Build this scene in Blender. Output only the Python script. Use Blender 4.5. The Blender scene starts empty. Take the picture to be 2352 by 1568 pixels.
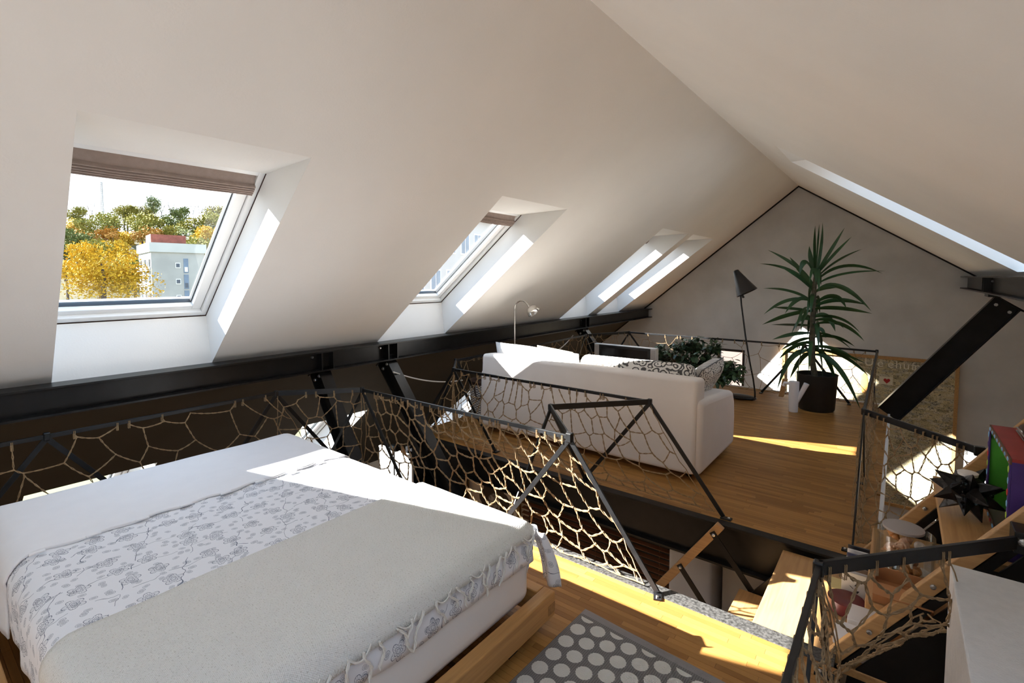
import bpy, bmesh, math, random
from mathutils import Vector, Matrix, geometry, noise
S = bpy.context.scene
COL = S.collection
V = Vector
RND = random.Random(11)

# ---------------------------------------------------------------- camera, sky, sun, exposure
F, CX, CY, CAMH = 1146.0, 1176.0, 699.0, 1.6
_vy = V((2068-CX, -(634-CY), -F)).normalized()
_vx = -V((-302-CX, -(634-CY), -F)).normalized()
_vx = (_vx - _vy*_vx.dot(_vy)).normalized()
_vz = _vx.cross(_vy)
CAM = V((0, 0, CAMH))
cd = bpy.data.cameras.new('camera')
cam = bpy.data.objects.new('camera', cd)
COL.objects.link(cam)
cam.matrix_world = Matrix.Translation(CAM) @ Matrix((_vx, _vy, _vz)).to_4x4()
cd.sensor_fit = 'HORIZONTAL'
cd.sensor_width = 36
cd.lens = F/2352*36
cd.shift_y = -(784-CY)/2352
cd.clip_start = 0.05
cd.clip_end = 2000
S.camera = cam

SUN_DIR = V((1.35, 0.82, -1.0)).normalized()
w = bpy.data.worlds.new('sky')
S.world = w
w.use_nodes = True
wn = w.node_tree
bg = wn.nodes['Background']
tc = wn.nodes.new('ShaderNodeTexCoord')
sx = wn.nodes.new('ShaderNodeSeparateXYZ')
rmp = wn.nodes.new('ShaderNodeValToRGB')
wn.links.new(tc.outputs['Generated'], sx.inputs[0])
wn.links.new(sx.outputs['Z'], rmp.inputs[0])
rmp.color_ramp.elements[0].position = 0.0
rmp.color_ramp.elements[0].color = (0.92, 0.97, 1.0, 1)
rmp.color_ramp.elements[1].position = 0.75
rmp.color_ramp.elements[1].color = (0.46, 0.68, 1.0, 1)
wn.links.new(rmp.outputs[0], bg.inputs['Color'])
bg.inputs['Strength'].default_value = 1.15
sl = bpy.data.lights.new('sun', 'SUN')
sl.energy = 17.0
sl.color = (1.0, 0.965, 0.92)
sl.angle = math.radians(0.55)
sun = bpy.data.objects.new('sun', sl)
COL.objects.link(sun)
sun.location = (-12, -8, 12)
sun.rotation_euler = SUN_DIR.to_track_quat('-Z', 'Y').to_euler()
S.view_settings.view_transform = 'Standard'
S.view_settings.look = 'None'
S.view_settings.exposure = 1.4
S.view_settings.gamma = 1.0
S.view_settings.use_curve_mapping = False
S.cycles.diffuse_bounces = 8
S.cycles.max_bounces = 14
S.cycles.transparent_max_bounces = 24


# ---------------------------------------------------------------- measuring helpers (a pixel of the photo -> a point of the place)
def ray(u, v):
    return _vx*0 + V(((u-CX)/F, -(v-CY)/F, -1.0)).x*V((_vx.x, _vy.x, _vz.x)) + V((0, -(v-CY)/F, 0)).y*V((_vx.y, _vy.y, _vz.y)) - V((_vx.z, _vy.z, _vz.z))


def pz(u, v, z=0.0):
    d = ray(u, v)
    return CAM + d*((z-CAMH)/d.z)


def py(u, v, y):
    d = ray(u, v)
    return CAM + d*(y/d.y)


def pd(u, v, dist):
    d = ray(u, v)
    return CAM + d*(dist/math.hypot(d.x, d.y))


# ---------------------------------------------------------------- materials
MATS = {}


def mat(name, col, rough=0.6, metal=0.0, spec=0.5, noise_amt=0.0, noise_scale=6.0, bump=0.0, bump_scale=40.0, col2=None, stretch=None):
    if name in MATS:
        return MATS[name]
    m = bpy.data.materials.new(name)
    m.use_nodes = True
    nt = m.node_tree
    b = nt.nodes['Principled BSDF']
    b.inputs['Base Color'].default_value = (*col, 1)
    b.inputs['Roughness'].default_value = rough
    b.inputs['Metallic'].default_value = metal
    b.inputs['Specular IOR Level'].default_value = spec
    t = nt.nodes.new('ShaderNodeTexCoord')
    src = t.outputs['Object']
    if stretch:
        mp = nt.nodes.new('ShaderNodeMapping')
        mp.inputs['Scale'].default_value = stretch
        nt.links.new(src, mp.inputs[0])
        src = mp.outputs[0]
    if noise_amt or col2:
        n = nt.nodes.new('ShaderNodeTexNoise')
        n.inputs['Scale'].default_value = noise_scale
        n.inputs['Detail'].default_value = 6
        nt.links.new(src, n.inputs['Vector'])
        r = nt.nodes.new('ShaderNodeValToRGB')
        c2 = col2 or tuple(c*(1-noise_amt) for c in col)
        r.color_ramp.elements[0].position = 0.35
        r.color_ramp.elements[0].color = (*c2, 1)
        r.color_ramp.elements[1].position = 0.65
        r.color_ramp.elements[1].color = (*col, 1)
        nt.links.new(n.outputs['Fac'], r.inputs[0])
        nt.links.new(r.outputs[0], b.inputs['Base Color'])
    if bump:
        n2 = nt.nodes.new('ShaderNodeTexNoise')
        n2.inputs['Scale'].default_value = bump_scale
        n2.inputs['Detail'].default_value = 4
        nt.links.new(src, n2.inputs['Vector'])
        bp = nt.nodes.new('ShaderNodeBump')
        bp.inputs['Strength'].default_value = bump
        bp.inputs['Distance'].default_value = 0.01
        nt.links.new(n2.outputs['Fac'], bp.inputs['Height'])
        nt.links.new(bp.outputs[0], b.inputs['Normal'])
    MATS[name] = m
    return m


class NT:
    """tiny node-graph writer"""
    def __init__(s, m):
        s.t = m.node_tree
        s.n = s.t.nodes
        s.b = s.n['Principled BSDF']

    def new(s, typ, **kw):
        x = s.n.new(typ)
        for k, v in kw.items():
            setattr(x, k, v)
        return x

    def put(s, inp, v):
        if isinstance(v, bpy.types.NodeSocket):
            s.t.links.new(v, inp)
        else:
            inp.default_value = v

    def math(s, op, a, b=0.0, c=0.0):
        x = s.n.new('ShaderNodeMath')
        x.operation = op
        s.put(x.inputs[0], a)
        s.put(x.inputs[1], b)
        s.put(x.inputs[2], c)
        return x.outputs[0]

    def mix(s, fac, a, b):
        x = s.n.new('ShaderNodeMix')
        x.data_type = 'RGBA'
        s.put(x.inputs[0], fac)
        for i, c in ((6, a), (7, b)):
            s.put(x.inputs[i], (*c, 1) if isinstance(c, tuple) and len(c) == 3 else c)
        return x.outputs[2]

    def vec(s, kind='Object', scale=(1, 1, 1), loc=(0, 0, 0), rot=(0, 0, 0)):
        t = s.n.new('ShaderNodeTexCoord')
        m = s.n.new('ShaderNodeMapping')
        m.inputs['Scale'].default_value = scale
        m.inputs['Location'].default_value = loc
        m.inputs['Rotation'].default_value = rot
        s.t.links.new(t.outputs[kind], m.inputs[0])
        return m.outputs[0]

    def xyz(s, v):
        x = s.n.new('ShaderNodeSeparateXYZ')
        s.put(x.inputs[0], v)
        return x.outputs

    def noise(s, v, scale=5.0, detail=4.0, dist=0.0):
        x = s.n.new('ShaderNodeTexNoise')
        s.put(x.inputs['Vector'], v)
        x.inputs['Scale'].default_value = scale
        x.inputs['Detail'].default_value = detail
        x.inputs['Distortion'].default_value = dist
        return x.outputs['Fac']

    def ramp(s, f, stops):
        x = s.n.new('ShaderNodeValToRGB')
        s.put(x.inputs[0], f)
        e = x.color_ramp.elements
        while len(e) < len(stops):
            e.new(0.5)
        for i, (p, c) in enumerate(stops):
            e[i].position = p
            e[i].color = (*c, 1)
        return x.outputs[0]

    def color(s, c):
        s.put(s.b.inputs['Base Color'], c)

    def bump(s, h, strength=0.3, dist=0.01):
        x = s.n.new('ShaderNodeBump')
        x.inputs['Strength'].default_value = strength
        x.inputs['Distance'].default_value = dist
        s.put(x.inputs['Height'], h)
        s.t.links.new(x.outputs[0], s.b.inputs['Normal'])


def wood_mat(name, c_light, c_dark, axis='X', rough=0.42, per_island=True, scale=1.0):
    m = mat(name, c_light, rough)
    n = NT(m)
    st = {'X': (3*scale, 60*scale, 60*scale), 'Y': (60*scale, 3*scale, 60*scale), 'Z': (60*scale, 60*scale, 3*scale)}[axis]
    g = n.noise(n.vec('Object', st), 1.0, 5, 0.6)
    oi = n.new('ShaderNodeObjectInfo')
    geo = n.new('ShaderNodeNewGeometry')
    r = n.math('FRACT', n.math('ADD', oi.outputs['Random'], geo.outputs['Random Per Island'] if per_island else 0.0))
    base = n.mix(r, c_dark, c_light)
    grain = n.ramp(g, [(0.3, (0.72, 0.68, 0.62)), (0.6, (1, 1, 1))])
    mx = n.new('ShaderNodeMix', data_type='RGBA', blend_type='MULTIPLY')
    mx.inputs[0].default_value = 0.8
    n.put(mx.inputs[6], base)
    n.put(mx.inputs[7], grain)
    n.color(mx.outputs[2])
    return m


PLASTER = mat('ceiling_plaster', (0.84, 0.82, 0.785), 0.9, spec=0.2, noise_amt=0.03, noise_scale=2.0, bump=0.08, bump_scale=90)
GABLE = mat('grey_lime_plaster', (0.70, 0.705, 0.70), 0.85, spec=0.25, col2=(0.57, 0.575, 0.57), noise_scale=1.6, bump=0.06, bump_scale=50)
STEEL = mat('black_steel', (0.012, 0.0115, 0.0115), 0.34, metal=0.0, spec=0.3, noise_amt=0.4, noise_scale=9, bump=0.05, bump_scale=14)
RAIL = mat('blackened_flat_bar', (0.014, 0.0145, 0.016), 0.4, metal=0.0, spec=0.35, noise_amt=0.35, noise_scale=25)
STRIP = mat('worn_grey_steel_strip', (0.12, 0.116, 0.112), 0.5, metal=0.3, col2=(0.03, 0.029, 0.028), noise_scale=70, bump=0.2, bump_scale=120)
CHROME = mat('brushed_chrome', (0.62, 0.60, 0.57), 0.24, metal=1.0)
BOLT = mat('zinc_bolt', (0.55, 0.55, 0.55), 0.3, metal=1.0)
PARQ = wood_mat('oak_parquet', (0.46, 0.232, 0.066), (0.28, 0.125, 0.032), 'X', 0.40)
PARQ.node_tree.nodes['Principled BSDF'].inputs['Specular IOR Level'].default_value = 0.32
OAK = wood_mat('oak_board', (0.56, 0.33, 0.14), (0.50, 0.28, 0.11), 'Y', 0.45)
OAKX = wood_mat('oak_board_lengthwise', (0.56, 0.33, 0.14), (0.50, 0.28, 0.11), 'X', 0.45)
PINE = wood_mat('pine_rail', (0.60, 0.33, 0.12), (0.54, 0.28, 0.09), 'Y', 0.45)
FRAMEW = mat('white_window_lacquer', (0.86, 0.86, 0.85), 0.3, spec=0.5, noise_amt=0.01)
WHITE_SHEET = mat('white_cotton', (0.84, 0.83, 0.84), 0.95, spec=0.1, noise_amt=0.02, noise_scale=12, bump=0.25, bump_scale=5)
SOFA = mat('white_slipcover', (0.85, 0.80, 0.755), 0.95, spec=0.1, noise_amt=0.03, noise_scale=5, bump=0.22, bump_scale=7)
CUSH = mat('white_cushion_cotton', (0.82, 0.80, 0.78), 0.95, spec=0.1, noise_amt=0.03, noise_scale=8, bump=0.2, bump_scale=16)
BLACK = mat('black_plastic', (0.018, 0.018, 0.02), 0.4, noise_amt=0.2)
DARKPOT = mat('black_planter', (0.022, 0.021, 0.02), 0.5, noise_amt=0.3, noise_scale=12)
ROPE = mat('hemp_twine', (0.37, 0.265, 0.155), 0.9, spec=0.1, col2=(0.25, 0.17, 0.095), noise_scale=60)
WHITE = mat('white_paint', (0.80, 0.79, 0.77), 0.6, noise_amt=0.03)


def glass_mat(name, tint=(0.96, 0.98, 0.98), refl=0.8):
    m = bpy.data.materials.new(name)
    m.use_nodes = True
    t = m.node_tree
    t.nodes.clear()
    o = t.nodes.new('ShaderNodeOutputMaterial')
    tr = t.nodes.new('ShaderNodeBsdfTransparent')
    tr.inputs[0].default_value = (*tint, 1)
    gl = t.nodes.new('ShaderNodeBsdfGlossy')
    gl.inputs['Roughness'].default_value = 0.02
    fr = t.nodes.new('ShaderNodeFresnel')
    fr.inputs[0].default_value = 1.35
    mx = t.nodes.new('ShaderNodeMixShader')
    ml = t.nodes.new('ShaderNodeMath')
    ml.operation = 'MULTIPLY'
    ml.inputs[1].default_value = refl
    t.links.new(fr.outputs[0], ml.inputs[0])
    t.links.new(ml.outputs[0], mx.inputs[0])
    t.links.new(tr.outputs[0], mx.inputs[1])
    t.links.new(gl.outputs[0], mx.inputs[2])
    t.links.new(mx.outputs[0], o.inputs[0])
    return m


GLASS = glass_mat('window_glass')


# ---------------------------------------------------------------- mesh helpers
WL = {}


def tag(o, label=None, cat=None, group=None, kind=None):
    if label:
        o['label'] = label
    if cat:
        o['category'] = cat
    if group:
        o['group'] = group
    if kind:
        o['kind'] = kind
    return o


def thing(name, loc, label, cat, group=None):
    o = bpy.data.objects.new(name, None)
    o.empty_display_size = 0.1
    COL.objects.link(o)
    o.location = loc
    WL[o.name] = V(loc)
    return tag(o, label, cat, group)


class MB:
    def __init__(s):
        s.v, s.f, s.uv = [], [], None

    def add(s, vs, fs):
        o = len(s.v)
        s.v += [V(x) for x in vs]
        s.f += [tuple(i+o for i in f) for f in fs]
        return s

    def box(s, a, b):
        x0, y0, z0 = a
        x1, y1, z1 = b
        return s.add([(x0, y0, z0), (x1, y0, z0), (x1, y1, z0), (x0, y1, z0), (x0, y0, z1), (x1, y0, z1), (x1, y1, z1), (x0, y1, z1)],
                     [(0, 3, 2, 1), (4, 5, 6, 7), (0, 1, 5, 4), (1, 2, 6, 5), (2, 3, 7, 6), (3, 0, 4, 7)])

    def obox(s, c, ax, ay, az):
        c, ax, ay, az = V(c), V(ax), V(ay), V(az)
        vs = [c+i*ax+j*ay+k*az for k in (-1, 1) for (i, j) in ((-1, -1), (1, -1), (1, 1), (-1, 1))]
        if ax.cross(ay).dot(az) < 0:
            vs = vs[4:]+vs[:4]
        return s.add(vs, [(0, 3, 2, 1), (4, 5, 6, 7), (0, 1, 5, 4), (1, 2, 6, 5), (2, 3, 7, 6), (3, 0, 4, 7)])

    def bar(s, p0, p1, w, h, up=(0, 0, 1)):
        p0, p1, up = V(p0), V(p1), V(up)
        d = (p1-p0)
        side = d.cross(up)
        if side.length < 1e-6:
            side = d.cross(V((1, 0, 0)))
        side.normalize()
        u2 = side.cross(d).normalized()
        return s.obox((p0+p1)/2, d/2, side*w/2, u2*h/2)

    def tube(s, pts, r, n=6, cap=True):
        pts = [V(p) for p in pts]
        m = len(pts)
        rr = r if isinstance(r, (list, tuple)) else [r]*m
        o = len(s.v)
        nrm = None
        for i, p in enumerate(pts):
            t = (pts[min(i+1, m-1)]-pts[max(i-1, 0)])
            if t.length < 1e-9:
                t = V((0, 0, 1))
            t.normalize()
            if nrm is None:
                nrm = t.orthogonal().normalized()
            nrm = (nrm - t*nrm.dot(t))
            nrm = nrm.normalized() if nrm.length > 1e-6 else t.orthogonal().normalized()
            b = t.cross(nrm)
            for k in range(n):
                a = 2*math.pi*k/n
                s.v.append(p+(nrm*math.cos(a)+b*math.sin(a))*rr[i])
        for i in range(m-1):
            for k in range(n):
                a, b2 = o+i*n+k, o+i*n+(k+1) % n
                s.f.append((a, b2, b2+n, a+n))
        if cap:
            s.f.append(tuple(o+k for k in reversed(range(n))))
            s.f.append(tuple(o+(m-1)*n+k for k in range(n)))
        return s

    def lathe(s, prof, c=(0, 0, 0), n=28, axis=None, sx=1.0, sy=1.0):
        """prof: (radius, height) pairs; axis: direction of the height"""
        c = V(c)
        az = V(axis).normalized() if axis else V((0, 0, 1))
        ax = V((1, 0, 0)) if not axis else az.orthogonal().normalized()
        ay = az.cross(ax)
        o = len(s.v)
        for (r, h) in prof:
            for k in range(n):
                a = 2*math.pi*k/n
                s.v.append(c+ax*math.cos(a)*r*sx+ay*math.sin(a)*r*sy+az*h)
        for i in range(len(prof)-1):
            for k in range(n):
                a, b = o+i*n+k, o+i*n+(k+1) % n
                s.f.append((a, b, b+n, a+n))
        if prof[0][0] > 1e-4:
            s.f.append(tuple(o+k for k in reversed(range(n))))
        if prof[-1][0] > 1e-4:
            s.f.append(tuple(o+(len(prof)-1)*n+k for k in range(n)))
        return s

    def grid(s, fn, nu, nv, flip=False):
        o = len(s.v)
        for j in range(nv+1):
            for i in range(nu+1):
                s.v.append(V(fn(i/nu, j/nv)))
        for j in range(nv):
            for i in range(nu):
                a = o+j*(nu+1)+i
                q = (a, a+1, a+nu+2, a+nu+1)
                s.f.append(q[::-1] if flip else q)
        return s

    def rbox(s, c, size, r, seg=3, rot=None):
        bm = bmesh.new()
        bmesh.ops.create_cube(bm, size=1.0)
        for x in bm.verts:
            x.co = V((x.co.x*size[0], x.co.y*size[1], x.co.z*size[2]))
        bmesh.ops.bevel(bm, geom=bm.edges[:], offset=r, segments=seg, profile=0.5, affect='EDGES', clamp_overlap=True)
        bm.verts.index_update()
        M = rot.to_4x4() if rot else Matrix.Identity(4)
        s.add([M @ x.co + V(c) for x in bm.verts], [tuple(y.index for y in f.verts) for f in bm.faces])
        bm.free()
        return s

    def ico(s, c, r, sub=1, sc=(1, 1, 1)):
        bm = bmesh.new()
        bmesh.ops.create_icosphere(bm, subdivisions=sub, radius=1)
        bm.verts.index_update()
        s.add([V((x.co.x*sc[0]*r, x.co.y*sc[1]*r, x.co.z*sc[2]*r))+V(c) for x in bm.verts], [tuple(y.index for y in f.verts) for f in bm.faces])
        bm.free()
        return s

    def mesh(s, name, off=V((0, 0, 0)), smooth=False, angle=40):
        me = bpy.data.meshes.new(name)
        me.from_pydata([tuple(x-off) for x in s.v], [], s.f)
        me.update()
        if s.uv:
            ul = me.uv_layers.new(name='uv')
            for lp_ in me.loops:
                ul.data[lp_.index].uv = s.uv[lp_.vertex_index]
        if smooth:
            me.polygons.foreach_set('use_smooth', [True]*len(me.polygons))
            me.set_sharp_from_angle(angle=math.radians(angle))
        return me

    def build(s, name, m, parent=None, smooth=False, angle=40, bevel=0.0, seg=2, sub=0, solid=0.0, kind=None, loc=None, label=None):
        off = WL[parent.name] if parent else (V(loc) if loc else V((0, 0, 0)))
        me = s.mesh(name, off, smooth, angle)
        for x in (m if isinstance(m, (list, tuple)) else [m]):
            me.materials.append(x)
        o = bpy.data.objects.new(name, me)
        COL.objects.link(o)
        if parent:
            o.parent = parent
        elif loc:
            o.location = loc
        WL[o.name] = V(off)
        if solid:
            d = o.modifiers.new('solid', 'SOLIDIFY')
            d.thickness = solid
            d.offset = 0
        if bevel:
            d = o.modifiers.new('bevel', 'BEVEL')
            d.width = bevel
            d.segments = seg
            d.limit_method = 'ANGLE'
            d.angle_limit = math.radians(50)
        if sub:
            d = o.modifiers.new('sub', 'SUBSURF')
            d.levels = d.render_levels = sub
        if kind:
            o['kind'] = kind
        if label:
            o['label'] = label
        return o


def copy_obj(o, parent=None, mw=None, loc=None):
    c = o.copy()
    COL.objects.link(c)
    if parent:
        c.parent = parent
        WL[c.name] = WL[parent.name]
    if mw is not None:
        c.matrix_local = mw
    if loc is not None:
        c.location = loc
    return c


def lerp(a, b, t):
    return a+(b-a)*t


# ---------------------------------------------------------------- the roof: two slopes, four upper and three lower roof windows on the left
SL = 0.80458
XL, ZL = -4.1184, 0.9136
XR, ZR = -1.392, 3.107
SR, XQ, ZQ = 0.67094, 0.8544, 1.6
Y0, Y1 = -4.2, 9.6
QL = math.hypot(SL, 1)
NOUT = V((-SL, 0, 1))/QL


def zl(x):
    return ZL+SL*(x-XL)


def zr(x):
    return ZR-SR*(x-XR)


WINS = [((-3.75, -2.83), (-3.75, -2.83)), ((-2.45, -1.53), (-2.45, -1.53)), ((0.511, 1.466), (0.656, 1.557)), ((3.074, 4.043), (3.062, 3.994)), ((6.427, 7.441), (6.401, 7.288)), ((7.646, 8.691), (7.578, 8.432))]  # first two are unseen skylights added behind the camera for more light
XT, XB = -2.485, -4.078
XT2, XB2, = -5.43, -6.72
WELL = [V((XT, 0, zl(XT))), V((-3.01, 0, 2.21)), V((-4.13, 0, 1.30)), V((XB, 0, zl(XB)))]   # inner top, frame top, frame bottom, inner bottom
HID = [0.0, 0.0, 0.25, 0.0, 0.0, 0.0]          # hidden reveal of the first well in view, splayed to widen its sun patch

ceil = MB()


def lp(x, y, d=0.0):
    return V((x, y, zl(x)))+NOUT*d


def strips(mb, d, xa, xb, xt, xbm, wins):
    """the slope between xa (high) and xb (low) with one opening per entry of wins, ((yTL,yTR),(yBL,yBR))"""
    def q(*p):
        o = len(mb.v)
        mb.v += [lp(x, y, d) for x, y in p]
        mb.f.append((o, o+1, o+2, o+3))
    q((xa, Y0), (xa, Y1), (xt, Y1), (xt, Y0))
    q((xbm, Y0), (xbm, Y1), (xb, Y1), (xb, Y0))
    pt, pb = Y0, Y0
    for (t, b) in wins:
        q((xt, pt), (xt, t[0]), (xbm, b[0]), (xbm, pb))
        pt, pb = t[1], b[1]
    q((xt, pt), (xt, Y1), (xbm, Y1), (xbm, pb))


XLOW = -7.45
LOWW = [((w_[1][0]+0.02, w_[1][1]+0.02), (w_[1][0]+0.02, w_[1][1]+0.02)) for w_ in WINS]
LOWW = [LOWW[0], LOWW[1], LOWW[2], ((3.02, 3.92), (3.02, 3.92)), ((6.12, 7.0), (6.12, 7.0)), ((7.3, 8.2), (7.3, 8.2))]
XMID = -4.75
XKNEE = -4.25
strips(ceil, 0.0, XR, XKNEE, XT, XB, WINS)
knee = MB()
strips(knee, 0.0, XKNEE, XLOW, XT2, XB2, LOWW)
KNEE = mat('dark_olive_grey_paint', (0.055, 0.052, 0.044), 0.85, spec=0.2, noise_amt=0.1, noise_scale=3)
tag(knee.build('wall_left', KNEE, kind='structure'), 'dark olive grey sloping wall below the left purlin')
FR = []       # frame corner ys per window: (top l, r), (bottom l, r)
for i, (t, b) in enumerate(WINS):
    f = lambda k, fr: t[k]+(b[k]-t[k])*fr
    ft = (f(0, 0.204)-HID[i], f(1, 0.204))
    fb = (f(0, 0.907)-HID[i], f(1, 0.907))
    FR.append((ft, fb))
    P = WELL
    W = lambda p, y: V((p.x, y, p.z))
    it, fT, fB, ib = P
    # far side, near side, top, bottom reveals
    ceil.add([W(it, t[1]), W(fT, ft[1]), W(fB, fb[1]), W(ib, b[1])], [(0, 1, 2, 3)])
    ceil.add([W(it, t[0]), W(fT, ft[0]), W(fB, fb[0]), W(ib, b[0])], [(3, 2, 1, 0)])
    ceil.add([W(it, t[0]), W(it, t[1]), W(fT, ft[1]), W(fT, ft[0])], [(0, 1, 2, 3)])
    ceil.add([W(ib, b[0]), W(ib, b[1]), W(fB, fb[1]), W(fB, fb[0])], [(3, 2, 1, 0)])
LWELL = [lp(XT2, 0), lp(XT2-0.05, 0, 0.32), lp(XB2-0.05, 0, 0.32), lp(XB2, 0)]
for (t, b) in LOWW:
    it, fT, fB, ib = LWELL
    W = lambda p, y: V((p.x, y, p.z))
    for k, fl in ((1, 0), (0, 1)):
        ceil.add([W(it, t[k]), W(fT, t[k]), W(fB, t[k]), W(ib, t[k])], [(3, 2, 1, 0) if fl else (0, 1, 2, 3)])
    ceil.add([W(it, t[0]), W(it, t[1]), W(fT, t[1]), W(fT, t[0])], [(0, 1, 2, 3)])
    ceil.add([W(ib, t[0]), W(ib, t[1]), W(fB, t[1]), W(fB, t[0])], [(3, 2, 1, 0)])
c_left = ceil.build('ceiling', PLASTER, kind='structure')
tag(c_left, 'white plastered left roof slope with deep skylight wells')

# right slope: one roof window well, then three unseen ones added for fill light
RW = [(-0.965, 0.80, 5.25, 6.12), (-0.965, 0.80, 0.0, 0.9), (-0.965, 0.80, -1.15, -0.25), (-0.965, 0.80, -2.3, -1.4)]
ceil2 = MB()


def rp(x, y, d=0.0):
    return V((x, y, zr(x)))+V((SR, 0, 1)).normalized()*d


XE = 5.2


def rq(*p):
    ceil2.add([rp(*a) for a in p], [(3, 2, 1, 0)])


rq((XR, Y0), (XR, Y1), (RW[0][0], Y1), (RW[0][0], Y0))
rq((RW[0][1], Y0), (RW[0][1], Y1), (XE, Y1), (XE, Y0))
ys = [Y0]+[q for w_ in sorted(RW, key=lambda w_: w_[2]) for q in w_[2:]]+[Y1]
for a, b in [(k, k+1) for k in range(0, len(ys), 2)]:
    rq((RW[0][0], ys[a]), (RW[0][0], ys[b]), (RW[0][1], ys[b]), (RW[0][1], ys[a]))
for (xa, xb, ya, yb) in RW:
    A = [rp(xa, 0), V((xa+0.42, 0, zr(xa)+0.02)), rp(xb+0.21, 0, 0.33), rp(xb, 0)]
    W = lambda p, y: V((p.x, y, p.z))
    for y_, fl in ((yb, 1), (ya, 0)):
        ceil2.add([W(p, y_) for p in A], [(3, 2, 1, 0) if fl else (0, 1, 2, 3)])
    ceil2.add([W(A[0], ya), W(A[0], yb), W(A[1], yb), W(A[1], ya)], [(3, 2, 1, 0)])
    ceil2.add([W(A[3], ya), W(A[3], yb), W(A[2], yb), W(A[2], ya)], [(0, 1, 2, 3)])
c_right = ceil2.build('ceiling', PLASTER, kind='structure')
tag(c_right, 'white plastered right roof slope rising to the ridge')

# outer roof skin (blocks daylight round the frames)
ROOFM = mat('roof_sheet', (0.25, 0.12, 0.08), 0.8, noise_amt=0.2)
sk = MB()
W2 = [((a[0][0], a[0][1]), (a[1][0], a[1][1])) for a in FR]


def ox(p):      # inner-plane abscissa whose outward offset passes p
    return p.x+0.36*SL/QL


strips(sk, 0.36, XR, XMID-0.1, -3.01+0.226, -4.13+0.226, W2)
strips(sk, 0.36, XMID-0.1, XLOW, XT2+0.1, XB2+0.1, LOWW)
roof_skin = sk.build('trim_1', ROOFM, kind='structure')

# walls
LOWZ = -2.7
gw = MB()
# gable wall as a few convex pieces round the small window
GX0, GX1, GZ0, GZ1 = -2.64, -2.16, -0.75, 0.27


def gq(*p):
    gw.add([(x, Y1, z) for x, z in p], [tuple(range(len(p)))[::-1]])


gq((XLOW, LOWZ), (GX0, LOWZ), (GX0, zl(GX0)), (XLOW, zl(XLOW)))
gq((GX0, LOWZ), (GX1, LOWZ), (GX1, GZ0), (GX0, GZ0))
gq((GX0, GZ1), (GX1, GZ1), (GX1, zl(GX1)), (GX0, zl(GX0)))
gq((GX1, LOWZ), (XE, LOWZ), (XE, zr(XE)), (XR, ZR), (GX1, zl(GX1)))
for (a, b) in (((GX0, GZ0), (GX1, GZ0)), ((GX1, GZ0), (GX1, GZ1)), ((GX1, GZ1), (GX0, GZ1)), ((GX0, GZ1), (GX0, GZ0))):
    gw.add([(a[0], Y1, a[1]), (b[0], Y1, b[1]), (b[0], Y1+0.3, b[1]), (a[0], Y1+0.3, a[1])], [(0, 1, 2, 3)])
g_wall = gw.build('wall_gable', GABLE, kind='structure')
bw = MB()
bw.add([(XLOW, Y0, LOWZ), (XE, Y0, LOWZ), (XE, Y0, zr(XE)), (XR, Y0, ZR), (XLOW, Y0, zl(XLOW))], [(0, 1, 2, 3, 4)])
bw.build('wall_back', PLASTER, kind='structure')
MB().box((XLOW-0.15, Y0, LOWZ), (XLOW, Y1, zl(XLOW)+0.02)).build('wall_left', PLASTER, kind='structure')
MB().box((XE, Y0, LOWZ), (XE+0.15, Y1, zr(XE)+0.02)).build('wall_right', PLASTER, kind='structure')

GAPM = mat('painted_shadow_gap', (0.02, 0.018, 0.016), 0.9, noise_amt=0.2)  # dark strips painting the shadow line where the roof slopes meet the gable
for nm_, (xa, za), (xb, zb_2) in (('shadow_gap_left', (XLOW, zl(XLOW)), (XR, ZR)), ('shadow_gap_right', (XE, zr(XE)), (XR, ZR))):
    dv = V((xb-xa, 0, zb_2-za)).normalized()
    nv = V((dv.z, 0, -dv.x)) if nm_ == 'shadow_gap_left' else V((-dv.z, 0, dv.x))
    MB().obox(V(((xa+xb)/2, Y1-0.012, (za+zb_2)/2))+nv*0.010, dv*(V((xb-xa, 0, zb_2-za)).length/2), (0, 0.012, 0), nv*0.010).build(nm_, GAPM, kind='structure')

# ---------------------------------------------------------------- roof windows
SEAL = mat('dark_glazing_seal', (0.03, 0.035, 0.04), 0.5)
BLIND = mat('taupe_blind_cloth', (0.36, 0.285, 0.25), 0.95, spec=0.1, noise_amt=0.1, noise_scale=30, bump=0.2, bump_scale=200)
VENT = mat('grey_vent_bar', (0.5, 0.52, 0.54), 0.4)


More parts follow.
